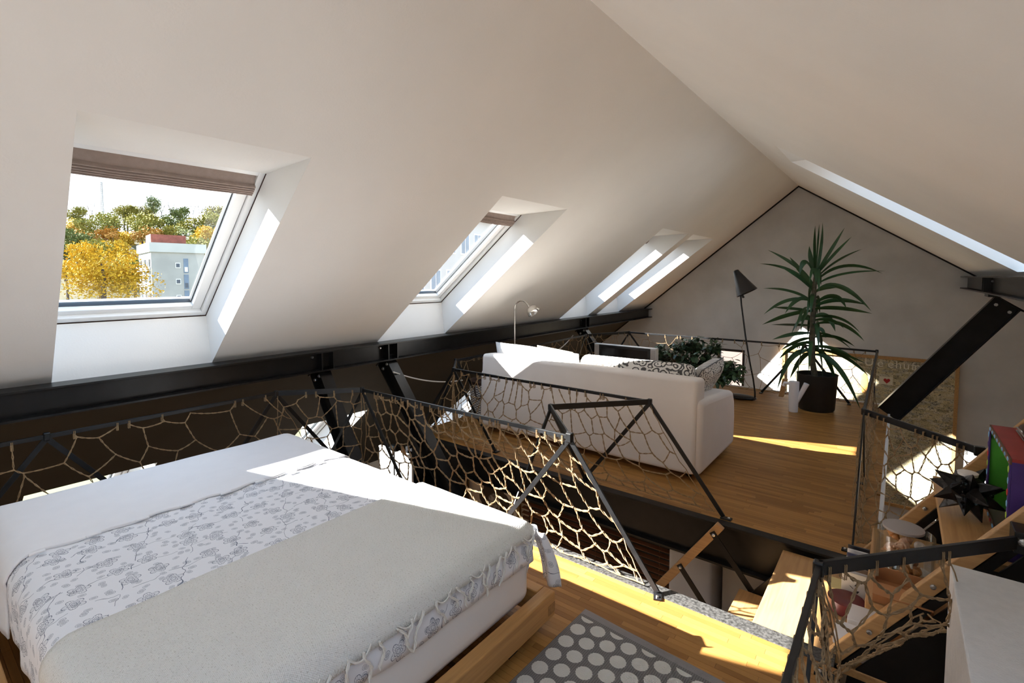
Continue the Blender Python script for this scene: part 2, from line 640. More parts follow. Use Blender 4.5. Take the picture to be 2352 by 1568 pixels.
def win_frame(idx, c00, c10, c01, c11, n, name='window'):
    """c00.. = bottom-left, bottom-right, top-left, top-right corners on the well's outer end, n = towards the room"""
    root = thing(name, (c00+c11)/2, None, None)
    root['kind'] = 'structure'
    Wd = (c10-c00).length
    Hh = (c01-c00).length

    def P(v, u, d):
        a, b = v/Wd, u/Hh
        return (c00*(1-a)+c10*a)*(1-b)+(c01*(1-a)+c11*a)*b+n*d

    def blk(v0, v1, u0, u1, d0, d1, nm, m, bev=0.004):
        mb = MB()
        mb.add([P(v0, u0, d0), P(v1, u0, d0), P(v1, u1, d0), P(v0, u1, d0), P(v0, u0, d1), P(v1, u0, d1), P(v1, u1, d1), P(v0, u1, d1)],
               [(0, 3, 2, 1), (4, 5, 6, 7), (0, 1, 5, 4), (1, 2, 6, 5), (2, 3, 7, 6), (3, 0, 4, 7)])
        return mb.build(nm, m, root, bevel=bev)
    fw, sw = 0.035, 0.065
    # frame members (outer) then sash members (set back towards the glass)
    for (v0, v1, u0, u1) in ((0, fw, 0, Hh), (Wd-fw, Wd, 0, Hh), (fw, Wd-fw, 0, fw+0.01), (fw, Wd-fw, Hh-fw, Hh)):
        blk(v0, v1, u0, u1, -0.13, -0.008, 'frame', FRAMEW)
    a, b = fw+0.004, fw+sw
    for (v0, v1, u0, u1) in ((a, b, a+0.01, Hh-a), (Wd-b, Wd-a, a+0.01, Hh-a), (b, Wd-b, a+0.008, b-0.012), (b, Wd-b, Hh-b, Hh-a)):
        blk(v0, v1, u0, u1, -0.125, -0.035, 'sash', FRAMEW)
    for (v0, v1, u0, u1) in ((b, b+0.008, b, Hh-b), (Wd-b-0.008, Wd-b, b, Hh-b), (b, Wd-b, b-0.014, b-0.006)):
        blk(v0, v1, u0, u1, -0.10, -0.07, 'seal', SEAL, 0)
    pm = MB()
    pm.add([P(b, b-0.02, -0.088), P(Wd-b, b-0.02, -0.088), P(Wd-b, Hh-b, -0.088), P(b, Hh-b, -0.088)], [(0, 1, 2, 3)])
    pm.build('pane', GLASS, root)
    return root, P, Wd, Hh


NIN = -NOUT
for i, (ft, fb) in enumerate(FR):
    _, fT, fB, _ = WELL
    c00, c10 = V((fB.x, fb[0], fB.z)), V((fB.x, fb[1], fB.z))
    c01, c11 = V((fT.x, ft[0], fT.z)), V((fT.x, ft[1], fT.z))
    root, P, Wd, Hh = win_frame(i, c00, c10, c01, c11, NIN, 'window_%d' % (i+1))  # the first two are the added fill skylights, out of view
    # roman blind folded up at the head of the window
    if i < 2:
        continue
    prof = [(0.006, 0.0), (0.010, 0.06), (0.02, 0.12), (0.034, 0.150)]
    u = 0.155
    for k in range(5):
        prof += [(0.012, u-0.004), (0.046, u+0.002), (0.056, u+0.011), (0.054, u+0.021), (0.040, u+0.027)]
        u += 0.032
    prof.append((0.012, u+0.005))
    mb = MB()
    cum = prof

    def bf(a, b, P=P, Wd=Wd, Hh=Hh, cum=cum, i=i):
        k = b*(len(cum)-1)
        d, uu = cum[int(round(k))]
        uu *= 0.48 if i == 2 else 0.40
        s_ = 0.35+0.65*min(1, uu/0.2)
        wv = noise.noise(V((a*5+i*7, uu*6, 0)))*0.022*s_ + noise.noise(V((a*14, uu*3, i+3)))*0.006
        bulge = 0.03*math.exp(-((uu-0.11)/0.05)**2)*(0.5+0.5*noise.noise(V((a*3.3, 2, i))))
        return P(0.042+a*(Wd-0.084), Hh-0.018-uu*1.02+wv*0.6, d*0.85-0.03+bulge*0.7+wv*0.5)
    mb.grid(bf, 60, len(cum)-1, flip=True)

    bl = mb.build('roman_blind', BLIND, smooth=True, angle=25, solid=0.004)
    tag(bl, ['taupe roman blind folded up at the head of the large nearest skylight', 'taupe roman blind bunched at the head of the second skylight',
             'taupe roman blind hidden in the third skylight well, left of the far pair', 'taupe roman blind in the skylight nearest the gable wall'][i-2], 'blind')

for i, (t, b) in enumerate(LOWW):
    _, fT, fB, _ = LWELL
    win_frame(10+i, V((fB.x, t[0], fB.z)), V((fB.x, t[1], fB.z)), V((fT.x, t[0], fT.z)), V((fT.x, t[1], fT.z)), NIN, 'window_%d' % (i+7))
for i, (xa, xb, ya, yb) in enumerate(RW):
    A1, A2 = V((xa+0.42, 0, zr(xa)+0.02)), rp(xb+0.21, 0, 0.33)
    W = lambda p, y: V((p.x, y, p.z))
    win_frame(20+i, W(A2, yb), W(A2, ya), W(A1, yb), W(A1, ya), V((-SR, 0, -1)).normalized(), 'window_%d' % (i+13))  # all after the first are added out of view for fill light
# gable window: dark frame
root = thing('window_17', (-2.4, Y1, 0), None, None)
root['kind'] = 'structure'
DKF = mat('dark_brown_frame', (0.035, 0.022, 0.018), 0.5, noise_amt=0.2)
for (x0, x1, z0, z1) in ((GX0, GX0+0.05, GZ0, GZ1), (GX1-0.05, GX1, GZ0, GZ1), (GX0+0.05, GX1-0.05, GZ1-0.05, GZ1), (GX0+0.05, GX1-0.05, GZ0, GZ0+0.05)):
    MB().box((x0, Y1+0.04, z0), (x1, Y1+0.11, z1)).build('frame', DKF, root, bevel=0.003)
MB().box((GX0+0.05, Y1+0.07, GZ0+0.05), (GX1-0.05, Y1+0.076, GZ1-0.05)).build('pane', GLASS, root)

# ---------------------------------------------------------------- floors with their parquet strips
SUBF = mat('subfloor', (0.16, 0.09, 0.04), 0.8, noise_amt=0.1)
BEDX0, BEDX1 = -3.9, -0.14
NEAR_Y1, FAR_Y0, FAR_Y1 = 2.353, 3.376, 7.66
LFX0, LFX1 = -3.88, -0.06
PT = 0.014


def slab(name, poly, z0, z1, m):
    mb = MB()
    n = len(poly)
    mb.v += [V((x, y, z0)) for x, y in poly]+[V((x, y, z1)) for x, y in poly]
    mb.f.append(tuple(reversed(range(n))))
    mb.f.append(tuple(range(n, 2*n)))
    for i in range(n):
        mb.f.append((i, (i+1) % n, n+(i+1) % n, n+i))
    return mb.build(name, m, kind='structure', loc=(poly[0][0], poly[0][1], 0))


YBK = -0.75
backf = slab('floor', [(BEDX0, Y0), (XQ-0.05, Y0), (XQ-0.05, YBK), (BEDX0, YBK)], -0.2, 0.0, mat('pale_grey_bounce_floor', (0.70, 0.70, 0.70), 0.6, noise_amt=0.04))  # unseen pale floor, added to bounce neutral light into the room
tag(backf, 'pale unseen floor added behind the bed platform to bounce light')
near = slab('floor', [(BEDX0, YBK), (BEDX1, YBK), (BEDX1, NEAR_Y1), (-3.4, NEAR_Y1), (BEDX0, 1.95)], -0.2, -PT, SUBF)
tag(near, 'oak strip parquet floor of the bed platform')
loft = slab('floor', [(LFX0, FAR_Y0), (LFX1, FAR_Y0), (LFX1, FAR_Y1), (LFX0, FAR_Y1)], -0.2, -PT, SUBF)
tag(loft, 'oak strip parquet floor of the sofa loft across the gap')
low = slab('floor', [(XLOW, Y0), (XE, Y0), (XE, Y1), (XLOW, Y1)], LOWZ-0.1, LOWZ, wood_mat('lower_oak_floor', (0.40, 0.22, 0.09), (0.33, 0.17, 0.06), 'X', 0.5))
tag(low, 'oak floor of the storey below')


def parquet(parent, x0, x1, y0, y1, key, limit, wy=0.030, lx=0.42):
    """strips along X, staggered row by row; the ones nearest the camera as parts, the rest as one part"""
    pieces = []
    rows = int(round((y1-y0)/wy))
    wy = (y1-y0)/rows
    R = random.Random(5)
    for j in range(rows):
        x = x0-R.random()*lx
        while x < x1:
            a, b = max(x, x0), min(x+lx*(0.8+0.4*R.random()), x1)
            x = b if b > x0 else x+lx
            if b-a > 0.03:
                pieces.append((a, b, y0+j*wy, y0+(j+1)*wy))
            if b >= x1:
                break
    pieces.sort(key=key)
    off = WL[parent.name]
    base = MB().box((0, 0, -PT), (1, 1, 0)).mesh('plank')
    base.materials.append(PARQ)
    g = 0.0005
    for (a, b, c, d) in pieces[:limit]:
        o = bpy.data.objects.new('plank', base)
        COL.objects.link(o)
        o.parent = parent
        o.location = V((a+g, c+g, R.uniform(-0.0004, 0.0)))-off
        o.scale = (b-a-2*g, d-c-2*g, 1)
    if pieces[limit:]:
        mb = MB()
        for (a, b, c, d) in pieces[limit:]:
            z = R.uniform(-0.0004, 0)
            k = len(mb.v)
            mb.v += [V((a+g, c+g, z)), V((b-g, c+g, z)), V((b-g, d-g, z)), V((a+g, d-g, z)), V((a+g, c+g, z-PT)), V((b-g, c+g, z-PT)), V((b-g, d-g, z-PT)), V((a+g, d-g, z-PT))]
            mb.f += [(k, k+1, k+2, k+3), (k, k+4, k+5, k+1), (k+1, k+5, k+6, k+2), (k+2, k+6, k+7, k+3), (k+3, k+7, k+4, k)]
        mb.build('plank_field', PARQ, parent, kind='stuff')


def near_key(p):
    a, b, c, d = p
    vis = -1.45 < (a+b)/2 and c > 0.7
    return (0 if vis else 1, (a+b)**2/4+(c-1.0)**2)


parquet(near, BEDX0, BEDX1, YBK, NEAR_Y1, near_key, 280)
parquet(loft, LFX0, LFX1, FAR_Y0, FAR_Y1, lambda p: (0 if (p[1] > -1.3 or p[2] < 3.8) else 1, p[2]+0.3*abs(p[0]+0.6)), 295)

# steel edges of the two floor plates
e = thing('steel_edge_beam', (-2.0, 2.4, 0), 'worn grey steel beam capping the near edge of the bed platform', 'beam')
MB().box((-3.25, NEAR_Y1+0.002, -0.012), (-0.16, NEAR_Y1+0.09, 0.001)).build('flange', STRIP, e, bevel=0.002)
MB().box((-3.25, NEAR_Y1+0.04, -0.25), (-0.14, NEAR_Y1+0.052, -0.012)).build('web', STEEL, e)
MB().box((-3.25, NEAR_Y1-0.04, -0.262), (-0.14, NEAR_Y1+0.09, -0.25)).build('flange', STEEL, e, label='black lower flange')
e = thing('steel_edge_beam', (-2.0, 3.34, 0), 'black steel beam carrying the front edge of the sofa loft', 'beam')
MB().box((-3.9, FAR_Y0-0.075, -0.014), (-0.1, FAR_Y0-0.002, 0.001)).build('flange', STEEL, e, bevel=0.002)
MB().box((-3.9, FAR_Y0-0.034, -0.262), (-0.1, FAR_Y0-0.022, -0.014)).build('web', STEEL, e)
MB().box((-3.9, FAR_Y0-0.075, -0.276), (-0.1, FAR_Y0+0.03, -0.262)).build('flange', STEEL, e)
MB().box((LFX1, FAR_Y0, -0.22), (LFX1+0.022, FAR_Y1, 0.004)).build('trim_2', WHITE, kind='structure', bevel=0.002)
MB().box((LFX0, FAR_Y1, -0.22), (LFX1, FAR_Y1+0.03, 0.012)).build('trim_3', WHITE, kind='structure', bevel=0.002)


# ---------------------------------------------------------------- purlins and braces
def purlin(name, x, ztop, sgn, y0, y1, label, stiff):
    h, wd = 0.175, 0.17
    r = thing(name, (x, (y0+y1)/2, ztop-h/2), label, 'beam')
    MB().box((x-wd/2, y0, ztop-0.014), (x+wd/2, y1, ztop)).build('flange', STEEL, r, bevel=0.002)
    MB().box((x-wd/2, y0, ztop-h), (x+wd/2, y1, ztop-h+0.014)).build('flange', STEEL, r, bevel=0.002)
    MB().box((x-0.006, y0, ztop-h+0.014), (x+0.006, y1, ztop-0.014)).build('web', STEEL, r)
    for y in stiff:
        for dy in (-0.055, 0.055):
            MB().box((x+sgn*0.006, y+dy-0.006, ztop-h+0.014), (x+sgn*(wd/2-0.008), y+dy+0.006, ztop-0.014)).build('stiffener', STEEL, r)
        MB().lathe([(0.012, 0), (0.012, 0.012), (0.006, 0.018)], (x+sgn*0.006, y-0.11, ztop-0.05), 6, (sgn, 0, 0)).build('bolt', BOLT, r)
    return r


BY = (2.42, 3.13, 7.0)
purlin('steel_purlin', -3.985, 0.952, 1, Y0, Y1, 'long black steel purlin under the left roof slope', BY)
purlin('steel_purlin', 0.765, 1.598, -1, Y0, Y1, 'black steel purlin under the right roof slope at top right', (7.2, 3.0))


def hbrace(name, p0, p1, depth, wid, label):
    p0, p1 = V(p0), V(p1)
    d = (p1-p0).normalized()
    yv = V((0, 1, 0))
    nn = d.cross(yv).normalized()
    r = thing(name, p0, label, 'beam')
    for sg in (-1, 1):
        MB().obox((p0+p1)/2+nn*sg*(depth/2-0.005), (p1-p0)/2, yv*wid/2, nn*0.005).build('flange', STEEL, r, bevel=0.001)
    MB().obox((p0+p1)/2, (p1-p0)/2, yv*0.005, nn*(depth/2-0.01)).build('web', STEEL, r)
    # end plate and bolts
    MB().obox(p1, d*0.008, yv*wid*0.6, nn*depth*0.6).build('end_plate', STEEL, r)
    for sg in (-1, 1):
        MB().lathe([(0.017, 0), (0.017, 0.012), (0.010, 0.012), (0.010, 0.022)], p1-d*0.07+nn*sg*depth*0.27-yv*(wid/2-0.02), 6, (0, -1, 0)).build('bolt', BOLT, r)
    return r


hbrace('steel_brace', (-3.15, 2.42, -0.6), (-4.05, 2.42, 0.765), 0.15, 0.11, 'black diagonal steel brace behind the corner of the bed')
hbrace('steel_brace', (-2.95, 3.13, -0.55), (-4.03, 3.13, 0.765), 0.15, 0.11, 'black diagonal steel brace at the gap, left of the sofa')
hbrace('steel_brace', (-3.70, 7.0, 0.34), (-4.03, 7.0, 0.765), 0.15, 0.11, 'black diagonal steel brace left of the television')
hbrace('steel_brace', (-0.06, 7.2, 0.0), (0.885, 7.2, 1.325), 0.235, 0.13, 'broad black diagonal steel brace in front of the lettered picture')
# gusset under the right purlin
MB().box((0.72, 7.06, 1.385), (0.98, 7.34, 1.421)).build('steel_gusset', STEEL, None, bevel=0.003)
tag(bpy.data.objects['steel_gusset'], 'black steel bearing plate between right purlin and broad brace', 'plate')

# ---------------------------------------------------------------- railings
RH = 0.70


def ring(mb, p, d, w_, h_, r=0.0028):
    """a doubled twine loop round a flat bar"""
    d = V(d).normalized()
    up = V((0, 0, 1))
    side = d.cross(up).normalized()
    for o_ in (-0.0032, 0.0032):
        pts = [V(p)+d*o_+side*w_*a+up*h_*b for a, b in ((1, 1), (-1, 1), (-1, -1), (1, -1), (1, 1))]
        mb.tube(pts, r, 4, cap=False)


def leg(root, ap, ft, plate_dir):
    ap, ft = V(ap), V(ft)
    MB().bar(ap, ft+V((0, 0, 0.012)), 0.010, 0.028, up=(ap-ft).cross(V((0, 0, 1))).cross(ap-ft)).build('leg', RAIL, root, bevel=0.0015)
    pd_ = V(plate_dir).normalized()
    sd = pd_.cross(V((0, 0, 1)))
    MB().obox(ft+pd_*0.018+V((0, 0, 0.005)), pd_*0.034, sd*0.020, V((0, 0, 0.004))).build('foot_plate', RAIL, root, bevel=0.001)
    MB().lathe([(0.009, 0), (0.009, 0.005), (0.004, 0.008)], ft+pd_*0.034+V((0, 0, 0.009)), 8).build('bolt', BOLT, root)


def rail_section(root, pts, hgt=0.040, thick=0.010):
    for a, b in zip(pts[:-1], pts[1:]):
        dg = min(abs(a[0]-b[0]), abs(a[1]-b[1])) > 0.2
        MB().bar(a, b, thick if dg else 0.016, hgt if dg else 0.024).build('top_bar', RAIL, root, bevel=0.002)
    for p in pts[1:-1]:
        MB().rbox(V(p), (0.030, 0.030, 0.044), 0.004, 1).build('joint', RAIL, root)


Z = RH
bedrail = thing('steel_railing', (-3.76, 0.57, 0), 'black bar railing around the bed platform with triangular legs', 'railing')
CH_BED = [(-3.76, -0.75, Z), (-3.76, 0.573, Z), (-3.76, 1.884, Z), (-3.34, 2.36, Z), (-1.43, 2.365, Z)]
rail_section(bedrail, [V(p) for p in CH_BED])
rail_section(bedrail, [V((-1.43, 2.365, Z)), V((-1.43, 2.365, Z))+V((0.001, 0, 0))]) if False else None
MB().rbox((-1.43, 2.365, Z), (0.036, 0.036, 0.052), 0.004, 1).build('joint', RAIL, bedrail)
for y in (0.573, 1.884):
    for s_ in (-1, 1):
        leg(bedrail, (-3.76, y, Z-0.01), (-3.76, y+s_*0.52, 0.0), (1, 0, 0))
for x in (-3.34, -1.43):
    for s_ in (-1, 1):
        leg(bedrail, (x, 2.365, Z-0.01), (x+s_*0.52, 2.365, 0.0), (s_*0.4, -1, 0) if s_ > 0 else (0, -1, 0))

loftrail = thing('steel_railing', (-2.4, 3.40, 0), 'black bar railing along the sofa loft edges', 'railing')
CH_LOFT = [(-1.43, 2.365, Z), (-1.87, 2.84, Z), (-1.39, 3.40, Z), (-3.37, 3.425, Z), (-3.72, 3.81, Z), (-3.75, 6.65, Z), (-3.40, 7.44, Z), (-0.95, 7.44, Z), (-0.19, 7.36, Z), (-0.16, 4.03, Z), (0.354, 3.47, Z)]
rail_section(loftrail, [V(p) for p in CH_LOFT])
for s_ in (-1, 1):
    leg(loftrail, (-1.87, 2.84, Z-0.01), (-1.90, 2.88+s_*0.50, 0.0), (0, s_, 0))
    leg(loftrail, (-1.39, 3.40, Z-0.01), (-1.39+s_*0.52, 3.40, 0.0), (1, 0.0, 0))
    leg(loftrail, (-3.37, 3.425, Z-0.01), (-3.37+s_*0.52, 3.42, 0.0), (0, 1, 0))
    leg(loftrail, (-3.72, 3.81, Z-0.01), (-3.75, 3.95+s_*0.45, 0.0), (1, 0, 0))
    leg(loftrail, (-3.75, 6.65, Z-0.01), (-3.75, 6.65+s_*0.5, 0.0), (1, 0, 0))
    leg(loftrail, (-3.40, 7.44, Z-0.01), (-3.35+s_*0.5, 7.45, 0.0), (0, -1, 0))
    leg(loftrail, (-0.95, 7.44, Z-0.01), (-0.95+s_*0.5, 7.45, 0.0), (0, -1, 0))
    leg(loftrail, (-0.16, 4.03, Z-0.01), (-0.165, 4.03+s_*0.6, 0.0), (-1, 0, 0))
leg(loftrail, (-0.19, 7.36, Z-0.01), (-0.19, 6.8, 0.0), (-1, 0, 0))
MB().bar((0.354, 3.47, Z-0.02), (0.354, 3.47, 0.60), 0.012, 0.03, up=(0, 1, 0)).build('end_hook', RAIL, loftrail)
MB().rbox((0.354, 3.47, Z), (0.045, 0.03, 0.05), 0.004, 1).build('joint', RAIL, loftrail)

nearrail = thing('steel_railing', (-0.17, 1.76, 0), 'black bar railing at lower right in front of the stairs', 'railing')
CH_NEAR = [(-0.17, -0.6, Z), (-0.168, 1.76, Z), (0.355, 2.36, Z)]
rail_section(nearrail, [V(p) for p in CH_NEAR], hgt=0.044, thick=0.014)
for s_ in (-1, 1):
    leg(nearrail, (-0.168, 1.76, Z-0.01), (-0.168, 1.76+s_*0.52, 0.0), (-1, 0, 0))
MB().box((0.335, 2.335, Z-0.035), (0.375, 2.43, Z+0.04)).build('bracket', STEEL, nearrail, bevel=0.003)
MB().lathe([(0.013, 0), (0.013, 0.01), (0.006, 0.015)], (0.355, 2.335, Z+0.01), 8, (0, -1, 0)).build('bolt', BOLT, nearrail)


# ---------------------------------------------------------------- knotted twine nets
def voronoi_edges(pts):
    """edges of the Voronoi diagram of 2-D points"""
    r = geometry.delaunay_2d_cdt([V(p) for p in pts], [], [], 0, 1e-5)
    vs, fs = r[0], r[2]
    cc, em = [], {}
    for k, f in enumerate(fs):
        a, b, c = (vs[i] for i in f[:3])
        d = 2*(a.x*(b.y-c.y)+b.x*(c.y-a.y)+c.x*(a.y-b.y))
        if abs(d) < 1e-9:
            cc.append((a+b+c)/3)
        else:
            ux = (a.length_squared*(b.y-c.y)+b.length_squared*(c.y-a.y)+c.length_squared*(a.y-b.y))/d
            uy = (a.length_squared*(c.x-b.x)+b.length_squared*(a.x-c.x)+c.length_squared*(b.x-a.x))/d
            cc.append(V((ux, uy)))
        for i in range(3):
            em.setdefault(tuple(sorted((f[i], f[(i+1) % 3]))), []).append(k)
    return [(cc[q[0]], cc[q[1]]) for q in em.values() if len(q) == 2]


def clip(a, b, x1, y1):
    t0, t1 = 0.0, 1.0
    d = b-a
    for p, q in ((-d.x, a.x), (d.x, x1-a.x), (-d.y, a.y), (d.y, y1-a.y)):
        if abs(p) < 1e-12:
            if q < 0:
                return None
        else:
            t = q/p
            if p < 0:
                t0 = max(t0, t)
            else:
                t1 = min(t1, t)
    if t0 >= t1:
        return None
    return a+d*t0, a+d*t1, t0 > 0, t1 < 1


def net(c00, c10, c01, c11, label, cell=0.12, r=0.0034, strands=2, seed=1, sag=0.04, bunch=0.35, bow=0.03, segs=5, vg=1.0, group=None, dirn=None, skipl=0.0):
    """net hung from the bar c01-c11 down to c00-c10"""
    c00, c10, c01, c11 = V(c00), V(c10), V(c01), V(c11)
    R = random.Random(seed)
    Lx = max((c10-c00).length, (c11-c01).length)
    Ly = ((c01-c00).length+(c11-c10).length)/2
    pts = []
    nx, ny = max(2, int(Lx/cell)), max(2, int(Ly/cell*vg))
    for j in range(-1, ny+1):
        for i in range(-1, nx+1):
            if R.random() < 0.93:
                pts.append(((i+0.5+R.uniform(-0.48, 0.48)+0.5*(j % 2))*Lx/nx, (j+0.5+R.uniform(-0.46, 0.46))*Ly/ny))
            if R.random() < 0.16:
                pts.append(((i+0.5+R.uniform(-0.3, 0.3))*Lx/nx, (j+0.5+R.uniform(-0.3, 0.3))*Ly/ny))
    nrm = (c10-c00).cross(c01-c00).normalized()

    def pos(p):
        a, b = p.x/Lx, p.y/Ly
        b2 = max(0.0, b)**(1+bunch)
        q = (c00*(1-a)+c10*a)*(1-b2)+(c01*(1-a)+c11*a)*b2
        k = b*(1-b)*4
        n1 = noise.noise(V((p.x*3, p.y*3, seed)))
        n2 = noise.noise(V((p.x*3+9, p.y*3, seed+4)))
        q = q+nrm*(bow*k+0.03*n1*k)+V((0, 0, -sag*k*(0.6+0.6*n2)))
        return q
    mb = MB()
    tops = []
    knots = set()
    for a, b in voronoi_edges(pts):
        c = clip(a, b, Lx, Ly)
        if not c:
            continue
        pa, pb, ca, cb = c
        if (pb-pa).length < 0.012:
            continue
        for p, cl in ((pa, ca), (pb, cb)):
            if cl and p.y > Ly-1e-3:
                tops.append(pos(p))
            if not cl:
                knots.add((round(p.x, 4), round(p.y, 4)))
        A, B = pos(pa), pos(pb)
        L = (B-A).length
        ns = max(2, int(L/0.022)) if strands == 2 else segs
        t = (B-A).normalized()
        s1 = t.orthogonal().normalized()
        s2 = t.cross(s1)
        path = [pos(pa.lerp(pb, k/ns))+V((0, 0, -0.12*L*4*(k/ns)*(1-k/ns)*0.35)) for k in range(ns+1)]
        if strands == 2:
            ph = R.uniform(0, 6.28)
            for sgn in (0, math.pi):
                mb.tube([q+(s1*math.cos(ph+sgn+k*1.7)+s2*math.sin(ph+sgn+k*1.7))*r*1.05 for k, q in enumerate(path)], r*0.86, 4, cap=False)
        else:
            mb.tube(path, r, 4, cap=False)
    # outer cords laced along the three free sides
    for (p, q) in ((V((0, 0)), V((Lx, 0))), (V((0, 0)), V((0, Ly))), (V((Lx, 0)), V((Lx, Ly)))):
        ns = max(6, int((q-p).length/0.05))
        mb.tube([pos(p.lerp(q, k/ns))+V((R.uniform(-1, 1), R.uniform(-1, 1), R.uniform(-1, 1)))*0.006 for k in range(ns+1)], r*0.9, 4, cap=False)
    root = thing('rope_net', (c00+c11)/2, label, 'net', group)
    for kx, ky in knots:
        mb.ico(pos(V((kx, ky))), r*1.9, 0)
    mb.build('netting', ROPE, root)
    d = (c11-c01).normalized()
    for p in tops:
        lb = MB()
        ring(lb, (p.x, p.y, lerp(c01.z, c11.z, 0.5)+0.0), d, 0.0095, 0.0235, 0.0021)
        lb.build('tie_loop', ROPE, root)
    return root


ROPE2 = ROPE
net((-3.745, -0.7, 0.02), (-3.745, 2.25, 0.02), (-3.76, -0.75, Z-0.02), (-3.76, 1.884, Z-0.02), 'loose brown twine net on the railing left of the bed', 0.23, 0.0030, 2, 3, 0.05, -0.2, 0.03)
net((-3.80, 1.90, 0.02), (-3.42, 2.40, 0.02), (-3.755, 1.89, Z-0.02), (-3.35, 2.355, Z-0.02), 'short twine net across the corner of the bed railing', 0.13, 0.0030, 2, 5, 0.05, 0.0, 0.02)
net((-3.45, 2.40, 0.0), (-0.99, 2.385, 0.015), (-3.34, 2.36, Z-0.02), (-1.43, 2.365, Z-0.02), 'sunlit twine net between bed and gap, tied to long bar', 0.118, 0.0038, 2, 8, 0.055, 0.12, -0.05)
net((-3.80, 3.44, 0.02), (-0.93, 3.40, 0.03), (-3.37, 3.425, Z-0.02), (-1.39, 3.40, Z-0.02), 'twine net in front of the back of the white sofa', 0.135, 0.0032, 2, 21, 0.05, 0.15, 0.03)
net((-3.75, 3.85, 0.02), (-3.42, 3.46, 0.02), (-3.72, 3.81, Z-0.02), (-3.38, 3.44, Z-0.02), 'short twine net across the loft corner left of the sofa', 0.11, 0.003, 2, 6, 0.04, 0.1, 0.02)
net((-3.77, 3.9, 0.02), (-3.77, 6.6, 0.02), (-3.73, 3.9, Z-0.02), (-3.75, 6.65, Z-0.02), 'twine net on the left loft railing under the purlin', 0.17, 0.003, 1, 31, 0.04, 0.1, 0.02)
net((-3.75, 6.7, 0.02), (-3.42, 7.5, 0.02), (-3.75, 6.66, Z-0.02), (-3.41, 7.43, Z-0.02), 'small twine net beside the television brace', 0.14, 0.003, 1, 33, 0.04, 0.1, 0.02)
net((-3.38, 7.48, 0.02), (-0.25, 7.46, 0.02), (-3.40, 7.44, Z-0.02), (-0.20, 7.40, Z-0.02), 'long twine net on the far railing behind the potted plants', 0.17, 0.0034, 1, 41, 0.05, 0.1, 0.02)
net((-0.15, 7.3, 0.02), (-0.15, 3.6, 0.02), (-0.185, 7.3, Z-0.02), (-0.162, 4.05, Z-0.02), 'twine net on the right loft railing seen edge on', 0.10, 0.0034, 1, 51, 0.03, 0.1, 0.03)
net((-0.15, 3.50, 0.03), (0.30, 3.42, 0.22), (-0.155, 4.02, Z-0.02), (0.345, 3.475, Z-0.02), 'bunched twine net in front of the lettered picture', 0.085, 0.0030, 2, 61, 0.05, 0.0, -0.05)
net((-0.155, 2.27, 0.03), (0.12, 2.395, 0.33), (-0.16, 1.77, Z-0.02), (0.160, 2.138, Z-0.02), 'twine net over the cluttered stair, tied to near bar', 0.105, 0.0034, 2, 71, 0.07, 0.05, 0.06)
net((-0.15, 0.3, 0.03), (-0.15, 2.22, 0.03), (-0.17, 0.3, Z-0.02), (-0.168, 1.75, Z-0.02), 'twine net hanging at the lower right platform edge', 0.12, 0.0034, 2, 72, 0.05, 0.1, 0.04)

